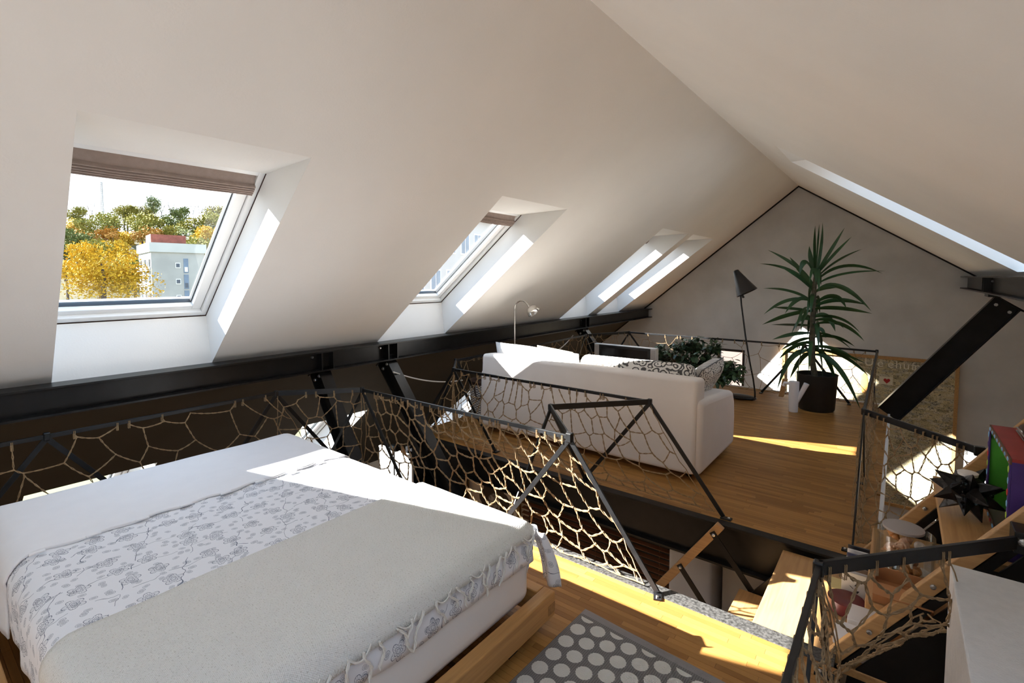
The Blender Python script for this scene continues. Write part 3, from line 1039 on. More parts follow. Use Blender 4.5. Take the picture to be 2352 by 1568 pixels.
# ---------------------------------------------------------------- cloth materials
def floral_mat():
    m = mat('floral_print_cotton', (0.82, 0.82, 0.845), 0.95, spec=0.1)
    n = NT(m)
    v = n.vec('UV', (1, 1, 0))
    nz = n.new('ShaderNodeTexNoise')
    n.put(nz.inputs['Vector'], v)
    nz.inputs['Scale'].default_value = 9
    ad = n.new('ShaderNodeVectorMath', operation='MULTIPLY_ADD')
    n.put(ad.inputs[0], nz.outputs['Color'])
    ad.inputs[1].default_value = (0.10, 0.10, 0)
    n.put(ad.inputs[2], v)
    wv = n.xyz(ad.outputs[0])

    def line(x, w_):
        return n.math('LESS_THAN', n.math('ABSOLUTE', x), w_)

    def flower(scale, R_, off, k):
        vo = n.new('ShaderNodeTexVoronoi', voronoi_dimensions='2D')
        mp = n.new('ShaderNodeMapping')
        mp.inputs['Location'].default_value = (off, off*0.7, 0)
        n.put(mp.inputs[0], v)
        n.put(vo.inputs['Vector'], mp.outputs[0])
        vo.inputs['Scale'].default_value = scale
        vo.inputs['Randomness'].default_value = 0.55
        sb = n.new('ShaderNodeVectorMath', operation='SUBTRACT')
        n.put(sb.inputs[0], mp.outputs[0])
        n.put(sb.inputs[1], vo.outputs['Position'])
        q = n.xyz(sb.outputs[0])
        cr = n.xyz(vo.outputs['Color'])
        th = n.math('ADD', n.math('ARCTAN2', q[1], q[0]), n.math('MULTIPLY', cr[0], 6.28))
        r = n.math('SQRT', n.math('ADD', n.math('MULTIPLY', q[0], q[0]), n.math('MULTIPLY', q[1], q[1])))
        rr = n.math('MULTIPLY', n.math('ADD', n.math('MULTIPLY', n.math('ABSOLUTE', n.math('COSINE', n.math('MULTIPLY', th, k))), 0.42), 0.58), R_)
        o = line(n.math('SUBTRACT', r, rr), 0.0011)
        o = n.math('MAXIMUM', o, line(n.math('SUBTRACT', r, n.math('MULTIPLY', rr, 0.55)), 0.0010))
        o = n.math('MAXIMUM', o, line(n.math('SUBTRACT', r, n.math('MULTIPLY', rr, 0.28)), 0.0010))
        inside = n.math('LESS_THAN', r, rr)
        hatch = n.math('GREATER_THAN', n.math('SINE', n.math('MULTIPLY', th, 26.0)), 0.55)
        return n.math('MAXIMUM', o, n.math('MULTIPLY', n.math('MULTIPLY', inside, hatch), 0.42)), inside
    f1, in1 = flower(8.2, 0.033, 0.0, 2.5)
    f2, in2 = flower(12.5, 0.013, 3.7, 1.0)
    f3, in3 = flower(15.0, 0.011, 8.1, 1.0)
    f2 = n.math('MULTIPLY', f2, 0.6)
    f3 = n.math('MULTIPLY', f3, 0.5)
    vx_ = line(n.math('SUBTRACT', n.math('FRACT', n.math('MULTIPLY', wv[0], 7.0)), 0.5), 0.008)
    vy_ = line(n.math('SUBTRACT', n.math('FRACT', n.math('MULTIPLY', n.math('ADD', wv[1], n.math('MULTIPLY', wv[0], 0.5)), 5.0)), 0.5), 0.006)
    gap = n.math('GREATER_THAN', n.noise(v, 14, 1), 0.44)
    vines = n.math('MULTIPLY', n.math('MULTIPLY', n.math('MAXIMUM', vx_, vy_), gap), n.math('SUBTRACT', 1.0, in1))
    mk = n.math('MAXIMUM', n.math('MAXIMUM', f1, f2), n.math('MAXIMUM', f3, vines))
    n.color(n.mix(mk, (0.82, 0.82, 0.845), (0.15, 0.17, 0.22)))
    n.bump(n.noise(n.vec('Object'), 5, 3), 0.25, 0.01)
    return m


def throw_mat():
    m = mat('cream_woven_throw', (0.78, 0.765, 0.72), 0.98, spec=0.05)
    n = NT(m)
    v = n.xyz(n.vec('UV', (1, 1, 1)))
    wv = n.math('MULTIPLY', n.math('SINE', n.math('MULTIPLY', v[0], 900.0)), n.math('SINE', n.math('MULTIPLY', v[1], 900.0)))
    sp = n.noise(n.vec('UV', (1, 1, 0)), 190, 2)
    st = n.noise(n.vec('UV', (30, 2, 0)), 1.0, 3)
    c = n.ramp(sp, [(0.28, (0.52, 0.49, 0.43)), (0.42, (0.79, 0.775, 0.73))])
    c2 = n.mix(n.math('MULTIPLY', st, 0.25), c, (0.70, 0.675, 0.62))
    n.color(c2)
    n.bump(n.math('ADD', wv, n.math('MULTIPLY', sp, 2.0)), 0.5, 0.003)
    return m


def damask_mat(name, sc=9.0, light=(0.78, 0.75, 0.70), dark=(0.10, 0.095, 0.09), thin=False):
    m = mat(name, light, 0.9, spec=0.15)
    n = NT(m)
    v = n.vec('Object', (1, 1, 1))
    nz = n.new('ShaderNodeTexNoise')
    n.put(nz.inputs['Vector'], v)
    nz.inputs['Scale'].default_value = sc*1.1
    nz.inputs['Detail'].default_value = 1
    ad = n.new('ShaderNodeVectorMath', operation='MULTIPLY_ADD')
    n.put(ad.inputs[0], nz.outputs['Color'])
    ad.inputs[1].default_value = (0.5/sc, 0.5/sc, 0.5/sc)
    n.put(ad.inputs[2], v)
    vo = n.new('ShaderNodeTexVoronoi')
    n.put(vo.inputs['Vector'], ad.outputs[0])
    vo.inputs['Scale'].default_value = sc
    d = vo.outputs['Distance']
    rings = n.math('SINE', n.math('MULTIPLY', d, 17.0 if not thin else 22.0))
    mk = n.math('GREATER_THAN', rings, 0.30 if not thin else 0.62)
    n.color(n.mix(mk, light, dark))
    return m


FLORAL = floral_mat()
THROW = throw_mat()
DAMASK = damask_mat('grey_damask_cotton', 15.0)
DAMASK2 = damask_mat('sprig_damask_cotton', 18.0, thin=True)
mD = mat('dotted_grey_cotton', (0.62, 0.61, 0.60), 0.95)
n = NT(mD)
q = n.xyz(n.vec('Object', (75, 75, 75)))
dd = n.math('MULTIPLY', n.math('MULTIPLY', n.math('SINE', n.math('MULTIPLY', q[0], 6.28)), n.math('SINE', n.math('MULTIPLY', q[1], 6.28))), n.math('SINE', n.math('MULTIPLY', q[2], 6.28)))
n.color(n.mix(n.math('GREATER_THAN', n.math('ABSOLUTE', dd), 0.25), (0.70, 0.69, 0.68), (0.22, 0.22, 0.23)))
DOTS = mD

# ---------------------------------------------------------------- bed
MX0, MX1, MY0, MY1, MZ0, MZ1 = -3.42, -1.268, 0.28, 1.795, 0.125, 0.485
frame = thing('bed_frame', (-2.3, 1.05, 0), 'low oiled pine bed frame standing on the oak floor', 'bed')
PINEX = wood_mat('pine_rail_cross', (0.60, 0.33, 0.12), (0.54, 0.28, 0.09), 'X', 0.45)
for x in (-1.225, -3.475):
    MB().box((x-0.03, MY0-0.10, 0.055), (x+0.03, MY1+0.065, 0.165)).build('end_rail', PINE, frame, bevel=0.006, seg=3)
for y in (MY0-0.07, MY1+0.035):
    MB().box((-3.444, y-0.03, 0.055), (-1.256, y+0.028, 0.165)).build('side_rail', PINEX, frame, bevel=0.005)
for y in (MY0-0.07, MY1+0.035):     # through tenons showing at the corner
    MB().box((-1.2, y-0.027, 0.075), (-1.1935, y+0.025, 0.120)).build('tenon', mat('pine_end_grain', (0.42, 0.22, 0.08), 0.6, noise_amt=0.3, noise_scale=60), frame)
for k in range(9):
    y = MY0+0.06+k*(MY1-MY0-0.12)/8
    MB().box((-3.44, y-0.035, 0.100), (-1.33, y+0.035, 0.120)).build('slat', PINEX, frame, bevel=0.002)
for x in (-3.40, -1.265):
    for y in (0.42, 1.60):
        MB().box((x-0.022, y-0.03, 0.0), (x+0.03, y+0.03, 0.056)).build('foot', STEEL, frame, bevel=0.002, label='short black foot')
mb = MB().rbox(((MX0+MX1)/2, (MY0+MY1)/2, (MZ0+MZ1)/2), (MX1-MX0, MY1-MY0, MZ1-MZ0), 0.075, 5)
for i_, p_ in enumerate(mb.v):
    mx_, my_ = (MX0+MX1)/2, (MY0+MY1)/2
    R0 = 0.165 if p_.x < mx_ else 0.08
    qx, qy = abs(p_.x-mx_)-((MX1-mx_)-R0), abs(p_.y-my_)-((MY1-my_)-R0)
    if qx > 0 and qy > 0 and math.hypot(qx, qy) > R0*0.98:
        k_ = R0*0.98/math.hypot(qx, qy)
        mb.v[i_] = V((mx_+math.copysign((MX1-mx_)-R0+qx*k_, p_.x-mx_), my_+math.copysign((MY1-my_)-R0+qy*k_, p_.y-my_), p_.z))
mt = mb.build('mattress', mat('fitted_sheet', (0.83, 0.80, 0.775), 0.95, spec=0.1, noise_amt=0.02, noise_scale=8, bump=0.25, bump_scale=6), smooth=True, angle=80)
tag(mt, 'thick mattress in a white fitted sheet on the pine bed', 'mattress')


def dr(s_, lo, hi, r):
    """arc-length position across an edge: (coordinate, drop)"""
    if s_ > hi-r:
        e_ = s_-(hi-r)
        a = e_/r
        if a < math.pi/2:
            return hi-r+r*math.sin(a), r*(1-math.cos(a))
        return hi, r+(e_-r*math.pi/2)
    if s_ < lo+r:
        c_, d_ = dr(-s_, -hi, -lo, r)
        return -c_, d_
    return s_, 0.0


def plan_round(x, y, off, R_=0.17):
    """rounds the corners of the bed in plan"""
    mx, my = (MX0+MX1)/2, (MY0+MY1)/2
    R_ = R_ if x < mx else 0.07
    cx_, cy_ = (MX1-mx)-R_, (MY1-my)-R_
    qx, qy = abs(x-mx)-cx_, abs(y-my)-cy_
    if qx > 0 and qy > 0:
        h = math.hypot(qx, qy)
        lim = R_+off
        e_ = max(qx, qy)/h*1.0
        k_ = min(1.0, lim/h)
        x = mx+math.copysign(cx_+qx*k_, x-mx)
        y = my+math.copysign(cy_+qy*k_, y-my)
    return x, y


def cover(name, xa, xb, ya, yb, off, m, nx, ny, wr=0.004, edge=None, parent=None, solid=0.005, seed=0):
    r = 0.085
    mb = MB()
    mb.uv = []

    def f(a, b):
        X = lerp(xa, xb, a)
        Y = lerp(ya, yb, b)
        if edge:
            X += edge(a, b, Y)
        mb.uv.append((X, Y))
        x, dx = dr(X, MX0-off, MX1+off, r)
        y, dy = dr(Y, MY0-off, MY1+off, r)
        fall = 0.5*(noise.noise(V((X*2.2, Y*7, seed)))*1.3)*min(1, dx*6) + 0.5*noise.noise(V((X*7, Y*2, seed+5)))*min(1, dy*6)
        z = MZ1+off-max(dx, dy)-0.35*min(dx, dy)
        x, y = plan_round(x, y, off)
        z += wr*(noise.noise(V((X*3, Y*3, seed)))+0.6*noise.noise(V((X*9, Y*5, seed+1))))*(1 if dx+dy < 0.02 else 0.3)
        if dx > r:
            x += fall*0.03*math.copysign(1, x-(MX0+MX1)/2)+0.004
        if dy > r:
            y += fall*0.03*math.copysign(1, y-(MY0+MY1)/2)
        return (x, y, z)
    mb.grid(f, nx, ny)
    return mb.build(name, m, parent, smooth=True, angle=80, solid=solid)


spread = thing('bedspread', ((MX0+MX1)/2, 1.05, MZ1), 'white bedspread printed with grey flower vines spread over the bed', 'bedspread')
cover('printed_cloth', -3.62, -1.135, 0.06, 1.95, 0.007, FLORAL, 90, 70, 0.004, parent=spread, edge=lambda a, b, Y: (a**6)*(-0.012+0.02*noise.noise(V((Y*5, 0, 3)))))
cover('plain_turn_down', -3.70, -2.675, 0.0, 1.99, 0.015, WHITE_SHEET, 44, 70, 0.006, parent=spread, solid=0.006, seed=9,
      edge=lambda a, b, Y: (a**10)*(0.010*math.sin(Y*30)+0.018*noise.noise(V((Y*6, 4, 1)))))
# button loops along the turned edge
for k in range(8):
    y = 0.36+k*0.175
    MB().rbox((-2.663+0.012*noise.noise(V((y*6, 4, 1))), y, MZ1+0.021), (0.018, 0.05, 0.008), 0.003, 2).build('button_tab', WHITE_SHEET, spread)
# flap hanging at the far foot corner
fl = MB()
fl.uv = []
A_, B_ = V((-1.30, 1.80, 0.468)), V((-1.205, 1.79, 0.462))
C_, D_ = py(1243, 1330, 1.86), py(1285, 1350, 1.84)


def ff(a, b):
    fl.uv.append((a*0.12, b*0.25))
    p = A_.lerp(B_, a).lerp(C_.lerp(D_, a), b)
    return p+V((0.018*math.sin(b*3.1), 0.02*math.sin(a*6.3+b), 0))


fl.grid(ff, 10, 12)
fl.build('corner_flap', FLORAL, spread, smooth=True, solid=0.004)

thr = thing('throw_blanket', (-1.6, 1.05, MZ1+0.01), 'cream woven throw with knotted fringe across the foot of the bed', 'blanket')
cover('woven_cloth', -1.975, -1.222, 0.0, 1.90, 0.020, THROW, 34, 70, 0.004, parent=thr, solid=0.009, seed=4,
      edge=lambda a, b, Y: (a**4)*0.008*noise.noise(V((Y*4, 1, 3))))
FRINGE = mat('cream_cotton_cord', (0.78, 0.76, 0.71), 0.95, spec=0.05, noise_amt=0.1, noise_scale=90)
for k in range(26):
    y = MY0+0.01+k*0.0585+RND.uniform(-0.01, 0.01)
    sw = RND.uniform(-0.06, 0.06)
    ln = RND.uniform(0.08, 0.13)
    rr_ = 0.0034
    pts = []
    for j in range(9):
        t = j/8
        X, dx = dr(-1.228+t*ln*0.95, MX0, MX1+0.026, 0.085)
        pts.append(V((X+0.002, y+sw*t+0.008*math.sin(t*7+k), MZ1+0.027-dx)))
    mb = MB()
    for ph in (0, math.pi):
        mb.tube([p+V((math.cos(j*1.5+ph)*0.0028, math.sin(j*1.5+ph)*0.0028, 0)) for j, p in enumerate(pts)], [rr_]*8+[0.002], 5)
    mb.build('fringe_tassel', FRINGE, thr, smooth=True)
    if k % 3 == 0:
        cpts = []
        for j in range(9):
            t = j/8
            X, dx = dr(-1.232+0.028*math.sin(t*math.pi), MX0, MX1+0.026, 0.085)
            cpts.append(V((X, y+t*0.085, MZ1+0.030-dx)))
        MB().tube(cpts, 0.0034, 5).build('fringe_knot', FRINGE, thr, smooth=True)

# ---------------------------------------------------------------- rug
RM = mat('dotted_grey_rug', (0.20, 0.19, 0.19), 0.97, spec=0.05)
n = NT(RM)
uv = n.xyz(n.vec('UV', (1, 1, 0)))
rib = n.math('MULTIPLY', n.math('SINE', n.math('MULTIPLY', uv[0], 1100)), n.math('SINE', n.math('MULTIPLY', uv[1], 1100)))
uj = n.math('ADD', uv[0], n.math('MULTIPLY', n.math('SINE', n.math('MULTIPLY', uv[1], 520)), 0.0012))
px_, py_ = 0.1535, 0.0955


def dotset(ox_, oy_):
    a = n.math('MULTIPLY', n.math('SUBTRACT', n.math('FRACT', n.math('ADD', n.math('DIVIDE', n.math('SUBTRACT', uj, ox_), px_), 0.5)), 0.5), px_)
    b = n.math('MULTIPLY', n.math('SUBTRACT', n.math('FRACT', n.math('ADD', n.math('DIVIDE', n.math('SUBTRACT', uv[1], oy_), py_), 0.5)), 0.5), py_)
    return n.math('LESS_THAN', n.math('SQRT', n.math('ADD', n.math('MULTIPLY', a, a), n.math('MULTIPLY', b, b))), 0.0345)


dts = n.math('MAXIMUM', dotset(0.052, 0.148), dotset(0.052+px_/2, 0.148-py_/2))
fieldm = n.math('MULTIPLY', n.math('GREATER_THAN', uv[1], 0.062), n.math('GREATER_THAN', uv[0], 0.012))
dts = n.math('MULTIPLY', dts, fieldm)
grey = n.mix(n.math('GREATER_THAN', n.math('SINE', n.math('MULTIPLY', uv[0], 700)), 0.0), (0.27, 0.255, 0.25), (0.20, 0.19, 0.185))
border = n.mix(n.math('GREATER_THAN', n.math('SINE', n.math('MULTIPLY', uv[1], 900)), 0.75), (0.36, 0.335, 0.335), (0.26, 0.245, 0.245))
base = n.mix(n.math('GREATER_THAN', uv[1], 0.045), border, grey)
n.color(n.mix(dts, base, (0.76, 0.74, 0.70)))
n.bump(rib, 0.6, 0.003)
rug_o = V((-1.142, 2.045, 0))
ca, sa = math.cos(math.radians(-4.0)), math.sin(math.radians(-4.0))
RX, RYv = V((ca, sa, 0)), V((math.sin(math.radians(-2.0)), -math.cos(math.radians(-2.0)), 0))
mb = MB()
mb.uv = []
RWX, RLY = 0.78, 1.30


def rugf(a, b):
    mb.uv.append((a*RWX, b*RLY))
    e_ = 0.0 if (a in (0, 1) or b in (0, 1)) else 1.0
    return rug_o+RX*a*RWX+RYv*b*RLY+V((0, 0, 0.002+0.006*e_+0.001*noise.noise(V((a*5, b*8, 0)))))


mb.grid(rugf, 40, 60, flip=True)
tag(mb.build('rug', RM, smooth=True, loc=tuple(rug_o)), 'grey woven rug with white dots lying beside the bed', 'rug')

# ---------------------------------------------------------------- sofa and its cushions
sofa = thing('sofa', (-2.30, 4.35, 0), 'white slipcovered sofa standing with its back to the gap', 'sofa')
SX0, SX1 = -3.44, -1.165
BK = Matrix.Rotation(math.radians(-3.5), 3, 'X')
MB().rbox(((SX0+SX1)/2, 3.955, 0.425), (SX1-SX0-0.075, 0.22, 0.74), 0.035, 4, BK).build('backrest', SOFA, sofa, smooth=True, angle=80)
MB().rbox(((SX0+SX1)/2, 4.38, 0.20), (SX1-SX0-0.1, 0.92, 0.32), 0.04, 3).build('base', SOFA, sofa, smooth=True, angle=80)
for x in (SX0+0.10, SX1-0.10):
    mb = MB()
    prof = [(3.86, 0.05), (4.86, 0.05), (4.88, 0.30), (4.86, 0.46), (4.80, 0.555), (4.70, 0.575), (4.4, 0.60), (4.05, 0.63), (3.88, 0.63)]
    bm_pts = [(x-0.10, *p) for p in prof]+[(x+0.10, *p) for p in prof]
    k = len(prof)
    mb.add(bm_pts, [tuple(range(k)), tuple(reversed(range(k, 2*k)))]+[(i, i+k, (i+1) % k+k, (i+1) % k) for i in range(k)])
    mb.build('armrest', SOFA, sofa, smooth=True, angle=80, bevel=0.045, seg=4)
for i in range(2):
    w_ = (SX1-SX0-0.42)/2
    MB().rbox((SX0+0.21+w_*(i+0.5), 4.46, 0.42), (w_-0.008, 0.78, 0.15), 0.045, 4).build('seat_cushion', SOFA, sofa, smooth=True, angle=80)
for x in (SX0+0.12, SX1-0.12):
    for y in (3.97, 4.76):
        MB().lathe([(0.02, 0), (0.028, 0.05)], (x, y, 0), 12).build('foot', BLACK, sofa, smooth=True)


def pillow(mb, c, ex, ey, w_, h_, t, side=None, nseg=14, lump=0.0, seed=0):
    """soft cushion: ex, ey span its face; side=+1/-1 builds one face only"""
    ex, ey = V(ex).normalized(), V(ey).normalized()
    ez = ex.cross(ey).normalized()
    for s_ in ((1, -1) if side is None else (side,)):
        def f(a, b, s_=s_):
            u, v = a*2-1, b*2-1
            th = (max(0, 1-u**4)*max(0, 1-v**4))**0.45
            pin = 1-0.07*(abs(u)**3)*(1-abs(v)**2)-0.0
            pin2 = 1-0.07*(abs(v)**3)*(1-abs(u)**2)
            l_ = lump*noise.noise(V((u*2+seed, v*2, s_)))
            return V(c)+ex*u*w_/2*pin2+ey*v*h_/2*pin+ez*s_*(t/2*th+l_*th)
        mb.grid(f, nseg, nseg, flip=(s_ < 0))
    return mb


mb = pillow(MB(), (-2.93, 4.19, 0.665), (1, 0.02, -0.035), (0, -0.20, 1), 1.02, 0.42, 0.24, lump=0.03, seed=2)
tag(mb.build('back_cushion', CUSH, smooth=True, angle=100, loc=(-2.93, 4.19, 0.66)), 'wide plain white cushion at the left end of the sofa back', 'cushion')
mb = MB().rbox((-1.86, 4.185, 0.665), (1.07, 0.21, 0.38), 0.075, 5, Matrix.Rotation(math.radians(-10), 3, 'X'))
mb.v = [p+V((0, 0.012*noise.noise(V((p.x*4, 1, 2))), 0.014*noise.noise(V((p.x*4, 2, 1))))) for p in mb.v]
tag(mb.build('back_cushion', DAMASK, smooth=True, angle=100, loc=(-1.86, 4.18, 0.66)), 'long cushion with grey scroll pattern on the right of the sofa back', 'cushion')
pl = thing('throw_pillow', (-1.33, 4.52, 0.66), 'square pillow with dotted front and sprigged back by the sofa arm', 'pillow')
pex, pey = V((0.10, 1, 0.12)), V((0.50, -0.20, 0.85))
pillow(MB(), (-1.36, 4.50, 0.665), pex, pey, 0.46, 0.42, 0.17, 1).build('printed_face', DAMASK2, pl, smooth=True, angle=100)
pillow(MB(), (-1.36, 4.50, 0.665), pex, pey, 0.46, 0.42, 0.17, -1).build('dotted_face', DOTS, pl, smooth=True, angle=100)
ex_, ey_ = pex.normalized(), pey.normalized()
rim = []
for k in range(41):
    a = k/40*4
    s_ = int(a) % 4
    t_ = (a-int(a))*2-1
    u_, v_ = [(t_, -1), (1, t_), (-t_, 1), (-1, -t_)][s_]
    rim.append(V((-1.36, 4.50, 0.665))+ex_*u_*0.23*(1-0.07*(abs(v_)**3)*(1-u_*u_))+ey_*v_*0.21*(1-0.07*(abs(u_)**3)*(1-v_*v_)))
MB().tube(rim, 0.005, 6).build('piping', mat('grey_piping', (0.16, 0.16, 0.17), 0.9, noise_amt=0.1), pl, smooth=True)
mb = pillow(MB(), (-2.80, 4.36, 0.66), (1, 0.1, -0.1), (0.05, -0.25, 1), 0.42, 0.40, 0.14, lump=0.02, seed=7)
tag(mb.build('throw_pillow', mat('beige_linen', (0.72, 0.66, 0.54), 0.95, spec=0.1, noise_amt=0.15, noise_scale=70), smooth=True, angle=100, loc=(-2.8, 4.36, 0.66)), 'small beige pillow peeping over the plain white cushion', 'pillow')

# ---------------------------------------------------------------- lamps
lamp = thing('reading_lamp', (-3.52, 4.58, 0), 'brushed metal arc reading lamp with dome shade behind the sofa', 'lamp')
lx, ly = -3.52, 4.58
MB().lathe([(0.12, 0), (0.12, 0.012), (0.02, 0.02)], (lx, ly, 0), 28).build('base', CHROME, lamp, smooth=True)
pts = [V((lx, ly, 0.02)), V((lx, ly, 0.6)), V((lx, ly, 1.20))]
top = py(1178, 705, ly)
zt = top.z
pts = [V((lx, ly, z)) for z in (0.02, 0.5, zt-0.02)]
hd = py(1222, 708, ly)
for k in range(1, 9):
    a = math.pi*k/9*0.92
    rr_ = (hd.x-lx)*0.42
    pts.append(V((lx+rr_*(1-math.cos(a)), ly, zt-0.02+rr_*math.sin(a)*0.95)))
MB().tube(pts, 0.0085, 10).build('pole', CHROME, lamp, smooth=True)
ax_ = V((0.72, 0, -0.70)).normalized()
hc = pts[-1]
MB().tube([hc-ax_*0.01, hc+ax_*0.05], [0.012, 0.016], 12).build('socket', CHROME, lamp, smooth=True)
MB().lathe([(0.02, 0.035), (0.045, 0.045), (0.068, 0.075), (0.076, 0.115), (0.074, 0.116), (0.064, 0.078), (0.03, 0.05)], hc, 28, ax_).build('shade', CHROME, lamp, smooth=True)

fl_ = thing('floor_lamp', tuple(pz(1735, 920)), 'slim black floor lamp with pointed shade left of the tall yucca', 'lamp')
YB = pz(1735, 920).y
BLK = mat('satin_black_enamel', (0.012, 0.012, 0.013), 0.3, noise_amt=0.1)
bc = pz(1700, 915)
MB().ico((bc.x, YB, 0.028), 1.0, 3, (0.20, 0.11, 0.03)).build('base', BLK, fl_, smooth=True)
rod = [py(*p, YB) for p in ((1716, 918), (1728, 918), (1734, 912), (1734, 900), (1730, 870), (1722, 830), (1712, 770), (1703, 700), (1701, 676))]
MB().tube(rod, [0.010]*9, 10).build('stem', BLK, fl_, smooth=True)
a_, b_ = py(1689, 620, YB), py(1716, 672, YB)
axs = (b_-a_)
L_ = axs.length
axn = axs.normalized()
MB().lathe([(0.012, 0), (0.034, 0.01), (0.045, 0.05), (0.085, L_*0.55), (0.135, L_), (0.132, L_), (0.08, L_*0.55), (0.03, 0.05)], a_, 28, axn).build('shade', BLK, fl_, smooth=True)
MB().tube([py(1697, 655, YB)+V((0, -0.05, 0)), py(1701, 668, YB), py(1708, 684, YB)], 0.014, 8).build('swivel_joint', BLK, fl_, smooth=True)

# ---------------------------------------------------------------- television on its bench
YT = 6.15
p0, p1 = py(1365, 793, YT), py(1507, 796, YT)
tvx0, tvx1, tvz1 = p0.x, p1.x, (p0.z+p1.z)/2
tvz0 = 0.24
tv = thing('television', ((tvx0+tvx1)/2, YT, 0.2), 'flat television with silver side bars facing the sofa', 'television')
SILV = mat('silver_plastic', (0.60, 0.60, 0.62), 0.35, metal=0.3, noise_amt=0.03)
MB().box((tvx0, YT, tvz0), (tvx1, YT+0.09, tvz1)).build('case', SILV, tv, bevel=0.008, seg=3)
MB().box((tvx0+0.075, YT-0.006, tvz0+0.05), (tvx1-0.075, YT, tvz1-0.007)).build('bezel', BLACK, tv, bevel=0.003, label='black bezel')
MB().box((tvx0+0.115, YT-0.009, tvz0+0.08), (tvx1-0.115, YT-0.005, tvz1-0.04)).build('screen', mat('tv_screen', (0.012, 0.010, 0.010), 0.12, noise_amt=0.05), tv)
for x in (tvx0+0.012, tvx1-0.064):
    MB().box((x, YT-0.007, tvz0+0.03), (x+0.052, YT, tvz1-0.02)).build('speaker', mat('silver_mesh', (0.46, 0.45, 0.46), 0.6, noise_amt=0.1, noise_scale=200), tv, bevel=0.002)
MB().box(((tvx0+tvx1)/2-0.2, YT-0.04, 0.20), ((tvx0+tvx1)/2+0.2, YT+0.13, 0.24)).build('stand', SILV, tv, bevel=0.006)
bench = thing('media_bench', ((tvx0+tvx1)/2, YT, 0), 'low black bench under the television', 'bench')
MB().box((tvx0-0.1, YT-0.12, 0.165), (tvx1+0.1, YT+0.25, 0.199)).build('top', BLACK, bench, bevel=0.003)
for x in (tvx0-0.06, tvx1+0.02):
    for y in (YT-0.10, YT+0.19):
        MB().box((x, y, 0), (x+0.04, y+0.04, 0.165)).build('leg', BLACK, bench)

# ---------------------------------------------------------------- yucca, jug, wedge
YY = 6.94
yb = py(1880, 940, YY)
pot = thing('plant_pot', (yb.x, YY, 0), 'large black planter standing on the loft floor under the yucca', 'pot')
rim_r = (py(1925, 870, YY).x-py(1833, 870, YY).x)/2*1.04
ph = py(1880, 858, YY).z
pcx = (py(1925, 870, YY).x+py(1830, 870, YY).x)/2
MB().lathe([(rim_r*0.84, 0), (rim_r*0.90, 0.02), (rim_r*1.0, ph-0.01), (rim_r*1.03, ph), (rim_r*0.97, ph), (rim_r*0.94, ph-0.05)], (pcx, YY, 0), 40).build('planter', DARKPOT, pot, smooth=True)
MB().lathe([(rim_r*0.95, ph-0.05), (0.0, ph-0.035)], (pcx, YY, 0), 30).build('soil', mat('dark_soil', (0.03, 0.02, 0.014), 0.95, noise_amt=0.5, noise_scale=40), pot)
yuc = thing('yucca_plant', (pcx, YY, ph-0.05), 'tall yucca with long drooping dark green leaves in the black planter', 'plant')
TRK = mat('yucca_stem', (0.10, 0.085, 0.05), 0.8, noise_amt=0.5, noise_scale=30)
LEAF = mat('yucca_leaf', (0.028, 0.085, 0.028), 0.42, spec=0.4, col2=(0.018, 0.055, 0.016), noise_scale=5)
st_pts = [V((pcx-0.02, YY, ph-0.06))]+[py(u_, v_, YY) for u_, v_ in ((1866, 830), (1866, 780), (1867, 720), (1870, 660), (1876, 620))]
MB().tube(st_pts, [0.034, 0.032, 0.028, 0.027, 0.026, 0.02], 10).build('stem', TRK, yuc, smooth=True)


def stem_at(v_):
    zz = py(1870, v_, YY).z
    for a, b in zip(st_pts[:-1], st_pts[1:]):
        if a.z <= zz <= b.z:
            return a.lerp(b, (zz-a.z)/(b.z-a.z))
    return st_pts[-1] if zz > st_pts[-1].z else st_pts[0]


def strap(a, c, tip, w_, n_=14, twist=0.0, roll=0.0):
    """a strap leaf on the curve a-c-tip, folded a little along its middle"""
    mb = MB()
    rows = []
    for k in range(n_+1):
        t = k/n_
        p = a*(1-t)**2+c*2*t*(1-t)+tip*t*t
        d = ((c-a)*(1-t)+(tip-c)*t).normalized()
        s_ = d.cross(V((0, 0, 1)))
        s_ = s_.normalized() if s_.length > 1e-4 else V((1, 0, 0))
        s_ = Matrix.Rotation(roll+twist*t, 3, d) @ s_
        up = s_.cross(d)
        wd = w_*(0.28+0.72*min(1, t*3.2))*(1-max(0, (t-0.62)/0.38)**1.6)+0.0006
        rows.append((p-s_*wd/2+up*wd*0.14, p, p+s_*wd/2+up*wd*0.14))
    vs = [q_ for r_ in rows for q_ in r_]
    fs = []
    for k in range(n_):
        o = k*3
        fs += [(o, o+1, o+4, o+3), (o+1, o+2, o+5, o+4)]
    return mb.add(vs, fs)


def zc(x, y):      # coordinates read off an enlarged crop of the plant
    return 1250+x/2.767, 440+y/2.767


